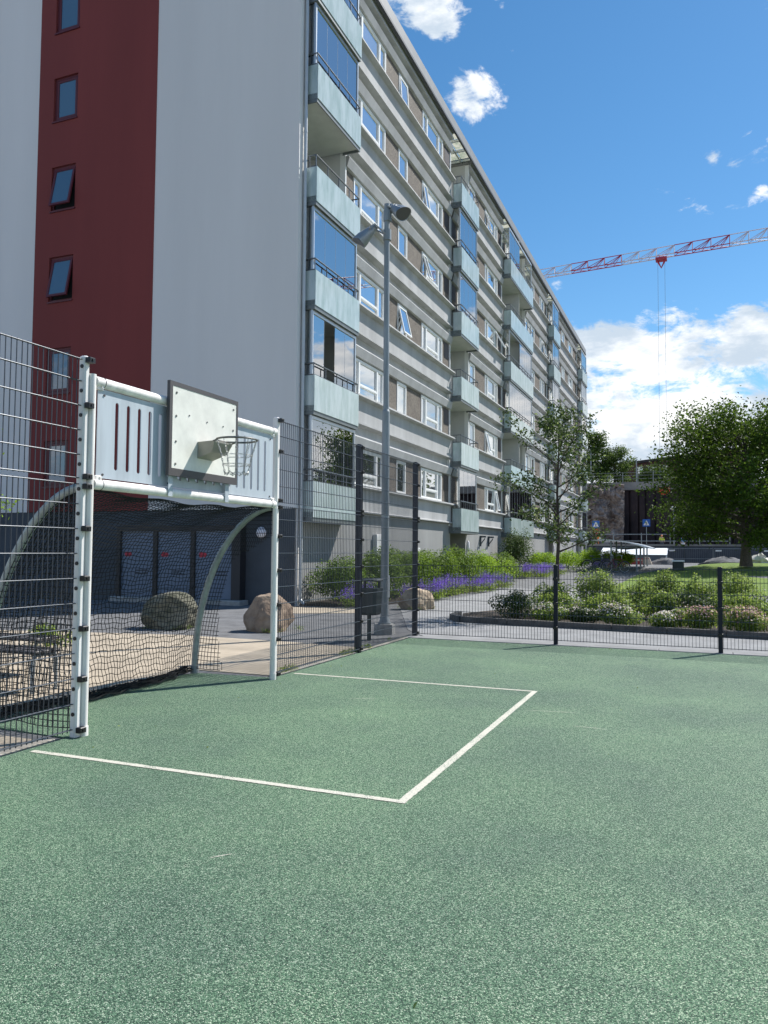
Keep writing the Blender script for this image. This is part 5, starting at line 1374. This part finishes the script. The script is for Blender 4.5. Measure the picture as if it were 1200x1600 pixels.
for y in (48.2, 51.4, 54.6, 57.8):
    q = MB(); q.tube([(-5.0, y, .1), (-5.0, y, roofpt(.355, y)[2])], .05, 8); q.tube([(-5.0, y, 1.7), (-3.4, y, roofpt(.87, y)[2] - .03)], .03, 6); q.build('post', 'galv', t)
    q = MB(); q.tube([(-3.55, y, .1), (-3.55, y, roofpt(.82, y)[2])], .05, 8); q.build('post', 'galv', t)
# bicycles
def make_bike(label, paint, x, y, z, rz):
    t = thing('bicycle', label, 'bicycle', (0, 0, 0), 'bicycles by the shelter'); LOC[t] = Vector((0, 0, 0))
    for wx in (-.52, .52):
        q = MB(); q.ring((wx, 0, .345), (0, 1, 0), .325, .02, 26, 6); wh = q.build('wheel', 'tyre', t, True)
        q = MB(); q.ring((wx, 0, .345), (0, 1, 0), .298, .009, 26, 5); q.tube([(wx, -.03, .345), (wx, .03, .345)], .022, 8); q.build('rim', 'alu', wh)
        q = MB()
        for k in range(14):
            a = k * 2 * math.pi / 14; q.tube([(wx, .02 * (-1) ** k, .345), (wx + .297 * math.cos(a), 0, .345 + .297 * math.sin(a))], .0018, 3)
        q.build('spokes', 'alu', wh)
        q = MB(); q.tube([(wx + .352 * math.cos(a), 0, .345 + .352 * math.sin(a)) for a in np.linspace(.5, 2.9, 10)], .014, 5); q.build('mudguard', 'bike_paint_black', t)
    q = MB(); bb = (-.06, 0, .30); st = (-.2, 0, .78); hd = (.34, 0, .80); hd2 = (.37, 0, .66)
    for a, b_ in ((bb, st), (bb, hd2), (st, hd), (hd, hd2), ((-.52, .05, .345), bb), ((-.52, .05, .345), st), ((-.52, -.05, .345), bb), ((-.52, -.05, .345), st)): q.tube([a, b_], .017 if a[1] == 0 else .010, 6)
    q.tube([hd2, (.45, .05, .5), (.52, .05, .345)], .011, 5); q.tube([hd2, (.45, -.05, .5), (.52, -.05, .345)], .011, 5); q.build('frame', paint, t)
    q = MB(); q.tube([st, (-.23, 0, .90)], .013, 6); q.loft([[(-.37, -.08, .90), (-.37, .08, .90), (-.37, .07, .95), (-.37, -.07, .95)], [(-.22, -.06, .91), (-.22, .06, .91), (-.22, .05, .95), (-.22, -.05, .95)], [(-.08, -.018, .92), (-.08, .018, .92), (-.08, .015, .945), (-.08, -.015, .945)]]); q.build('saddle', 'black_plastic', t)
    q = MB(); q.tube([hd, (.32, 0, .98)], .014, 6); q.tube([(.20, -.29, 1.0), (.30, -.2, 1.02), (.34, 0, .99), (.30, .2, 1.02), (.20, .29, 1.0)], .012, 6); q.build('handlebar', 'alu', t)
    q = MB(); q.disc((-.06, .05, .30), (0, 1, 0), .085, .006, 16); q.tube([(-.06, .06, .30), (.06, .06, .2), (.06, .12, .2)], .01, 5); q.tube([(-.06, -.06, .30), (-.18, -.06, .4), (-.18, -.12, .4)], .01, 5); q.build('crank', 'rim_steel', t)
    q = MB(); q.box(-.78, -.36, -.06, .06, .71, .725); q.build('carrier', 'bike_paint_black', t)
    t.location = (x, y, z); t.rotation_euler = (R(4), 0, rz)
    return t
make_bike('dark red bicycle standing at the shelter, nearest the lawn', 'bike_paint', -4.55, 46.3, hgt(0, 46.3), R(28))
make_bike('black bicycle leaning left of the dark red bicycle', 'bike_paint_black', -5.1, 46.9, hgt(0, 46.9), R(15))
make_bike('dark blue bicycle farthest left in the row by the shelter', 'bike_paint_blue', -5.75, 47.2, hgt(0, 47.2), R(20))

# ------------------------------------------------------------------ people (far away)
def person(label, x, y, z, shirt, trousers, h, pose):
    """one continuous skinned body; clothing as fitted shells grown from the same joints"""
    t = thing('person', label, 'person', (x, y, z)); s = h / 1.75
    J = dict(pel=(0, 0, .95), spn=(0, 0, 1.15), chs=(0, .0, 1.36), nek=(0, 0, 1.50), hed=(0, -.01, 1.60), top=(0, -.01, 1.73),
             shl=(-.19, 0, 1.42), shr=(.19, 0, 1.42), ell=(-.25, .02, 1.15), elr=(.25, .02, 1.15), hal=(-.23, -.10, .93), har=(.23, -.10, .93),
             hil=(-.09, 0, .92), hir=(.09, 0, .92), knl=(-.11, -.03, .50), knr=(.11, .02, .50), anl=(-.11, .02, .08), anr=(.12, .06, .08), tol=(-.12, -.14, .04), tor=(.13, -.10, .04))
    J.update(pose)
    names = list(J); rad = dict(pel=.14, spn=.13, chs=.15, nek=.055, hed=.095, top=.07, shl=.075, shr=.075, ell=.05, elr=.05, hal=.04, har=.04, hil=.10, hir=.10, knl=.065, knr=.065, anl=.045, anr=.045, tol=.035, tor=.035)
    E_ = [('pel', 'spn'), ('spn', 'chs'), ('chs', 'nek'), ('nek', 'hed'), ('hed', 'top'), ('chs', 'shl'), ('chs', 'shr'), ('shl', 'ell'), ('shr', 'elr'), ('ell', 'hal'), ('elr', 'har'), ('pel', 'hil'), ('pel', 'hir'), ('hil', 'knl'), ('hir', 'knr'), ('knl', 'anl'), ('knr', 'anr'), ('anl', 'tol'), ('anr', 'tor')]
    def skin(name, keys, grow, material):
        ed = [(a, b_) for a, b_ in E_ if a in keys and b_ in keys]
        me = bpy.data.meshes.new(name); ks = [k for k in names if k in keys]
        me.from_pydata([tuple(c * s for c in J[k]) for k in ks], [(ks.index(a), ks.index(b_)) for a, b_ in ed], [])
        o = link(name, me, material, t)
        o.modifiers.new('Skin', 'SKIN'); sv = me.skin_vertices[0].data
        for i, k in enumerate(ks): r_ = rad[k] * s + grow; sv[i].radius = (r_, r_ * (.72 if k in ('pel', 'spn', 'chs') else 1))
        sv[0].use_root = True
        sub = o.modifiers.new('Sub', 'SUBSURF'); sub.levels = 1; sub.render_levels = 1
        return o
    skin('body', names, 0, 'skin')
    skin('shirt', ['pel', 'spn', 'chs', 'shl', 'shr', 'ell', 'elr'], .022, shirt)
    skin('trousers', ['pel', 'hil', 'hir', 'knl', 'knr', 'anl', 'anr'], .02, trousers)
    hm = MB(); hm.loft([[(r_ * s * math.cos(k * math.pi / 5), -.01 + r_ * s * math.sin(k * math.pi / 5), z_ * s) for k in range(10)] for r_, z_ in ((.105, 1.64), (.11, 1.69), (.09, 1.76), (.04, 1.795))])
    me = hm.mesh('hair'); link('hair', me, 'board_frame' if shirt == 'cloth_blue' else 'sign_orange', t)
person('person in a bright blue jacket behind the upper road railing', -1.75, 86, 1.55, 'cloth_blue', 'notice_white', 1.7, {})
person('person in a yellow high visibility vest behind the upper road railing', -3.9, 88, 1.65, 'cloth_hivis', 'hoarding', 1.7, dict(hal=(-.25, -.25, 1.05), har=(.3, -.2, 1.0)))

# ------------------------------------------------------------------ tower crane
cr_ = thing('tower_crane', 'red and white tower crane with its long jib across the sky', 'crane', (58, 94, 0))
JX0, JX1, JY = -20, 54, 94
def jz(x): return 35.1 + (x + 17.45) * .0463
NS = 38
for i in range(NS):
    x0 = JX0 + (JX1 - JX0) * i / NS; x1 = JX0 + (JX1 - JX0) * (i + 1) / NS; q = MB(); H_ = .95 + .75 * i / NS
    z0, z1 = jz(x0), jz(x1); r_ = .058
    for s in (-.5, .5): q.tube([(x0, JY + s, z0), (x1, JY + s, z1)], r_, 4)
    q.tube([(x0, JY, z0 + H_), (x1, JY, z1 + H_)], r_ * .9, 4)
    for s in (-.5, .5):
        q.tube([(x1, JY + s, z1), (x1, JY, z1 + H_)], .036, 4); q.tube([(x0, JY + s, z0), (x1, JY, z1 + H_)], .036, 4); q.tube([(x0 + (x1 - x0) * .5, JY + s, (z0 + z1) / 2), (x1, JY, z1 + H_)], .035, 4)
    q.tube([(x0, JY - .5, z0), (x1, JY + .5, z1)], .035, 4)
    q.build('jib_section', 'crane_red' if (i // 3) % 2 == 1 else 'crane_white', cr_)
q = MB(); tx_ = -3.9; zt_ = jz(tx_); q.box(tx_ - .62, tx_ + .62, JY - .6, JY + .6, zt_ - .42, zt_ - .2); q.tube([(tx_ - .4, JY, zt_ - .5), (tx_, JY, zt_ - 1.3), (tx_ + .4, JY, zt_ - .5)], .12, 5); q.build('trolley', 'crane_red', cr_)
for dx in (-.38, .38):
    q = MB(); q.tube([(tx_ + dx, JY, zt_ - .4), (tx_ + dx, JY, 9.2)], .016, 4); q.build('hoist_rope', 'galv', cr_)
q = MB(); mxx = 58
for sx in (-.9, .9):
    for sy in (-.9, .9): q.tube([(mxx + sx, JY + sy, 0), (mxx + sx, JY + sy, 38.4)], .12, 4)
for k in range(19):
    z0 = k * 1.96
    for (a, b_) in (((-.9, -.9), (.9, -.9)), ((.9, -.9), (.9, .9)), ((.9, .9), (-.9, .9)), ((-.9, .9), (-.9, -.9))): q.tube([(mxx + a[0], JY + a[1], z0), (mxx + b_[0], JY + b_[1], z0 + 1.96)], .06, 4)
q.build('mast', 'crane_red', cr_)
q = MB(); q.box(54.2, 60, JY - 1.1, JY + 1.1, 38.4, 39.6); q.tube([(60, JY, 39), (72, JY, 39.2)], .5, 4); q.box(68, 72, JY - .9, JY + .9, 36.6, 38.8); q.build('slewing_platform', 'crane_white', cr_)
t = thing('concrete_skip', 'red concrete skip hanging from the crane in front of the ledge', 'skip', (tx_, JY, 8.1))
def sq(h_, z_): return [(tx_ - h_, JY - h_, z_), (tx_ + h_, JY - h_, z_), (tx_ + h_, JY + h_, z_), (tx_ - h_, JY + h_, z_)]
q = MB(); q.loft([sq(.26, 8.1), sq(.62, 8.45), sq(.64, 8.95)]); q.build('tub', 'sign_red', t)
q = MB(); q.tube([(tx_ - .6, JY, 8.95), (tx_ - .38, JY, 9.22), (tx_ + .38, JY, 9.22), (tx_ + .6, JY, 8.95)], .04, 5); q.build('bail', 'galv', t)

# ------------------------------------------------------------------ small litter on the court and grass at the edges
rng = np.random.default_rng(77)
n = 70
P_ = np.stack([rng.uniform(-4.4, 3.5, n), rng.uniform(2.2, 12.4, n), np.full(n, .006)], 1)
P_[:22, 0] = rng.uniform(-4.6, -4.2, 22); P_[22:40, 1] = rng.uniform(12.2, 12.6, 18)
lo = link('leaf_litter', leaves_mesh('leaf_litter', P_, .028, rng, .96, aspect=.5), 'leaf_tip'); tag(lo, 'scattered dry leaf scraps on the green court', 'leaf litter'); stuff(lo)
n = 1500; t_ = rng.uniform(0, 1, n)
e1 = np.stack([CX0 - .07 + rng.normal(0, .03, n), 8.3 + 4.2 * t_, .01 + rng.uniform(0, .05, n)], 1); e1 = e1[(np.sin(t_ * 31) + np.sin(t_ * 13 + 1)) > .7]
m3 = 420
rock = []
for bx_, by_, rr0 in ((-9.42, 12.35, .50), (-7.35, 12.75, .48), (-6.85, 19.0, .46)):
    a_ = rng.uniform(0, 6.28, m3); rock.append(np.stack([bx_ + np.cos(a_) * rr0 * rng.uniform(.85, 1.1, m3), by_ + np.sin(a_) * rr0 * rng.uniform(.8, 1.0, m3), rng.uniform(.0, .07, m3)], 1)[np.sin(a_ * 3 + bx_) > .25])
eg = link('edge_grass', leaves_mesh('edge_grass', np.concatenate([e1] + rock), .07, rng, 0.0, aspect=.12), 'leaf_bed'); tag(eg, 'tufts of grass along the court edging and under the boulders', 'grass'); stuff(eg)
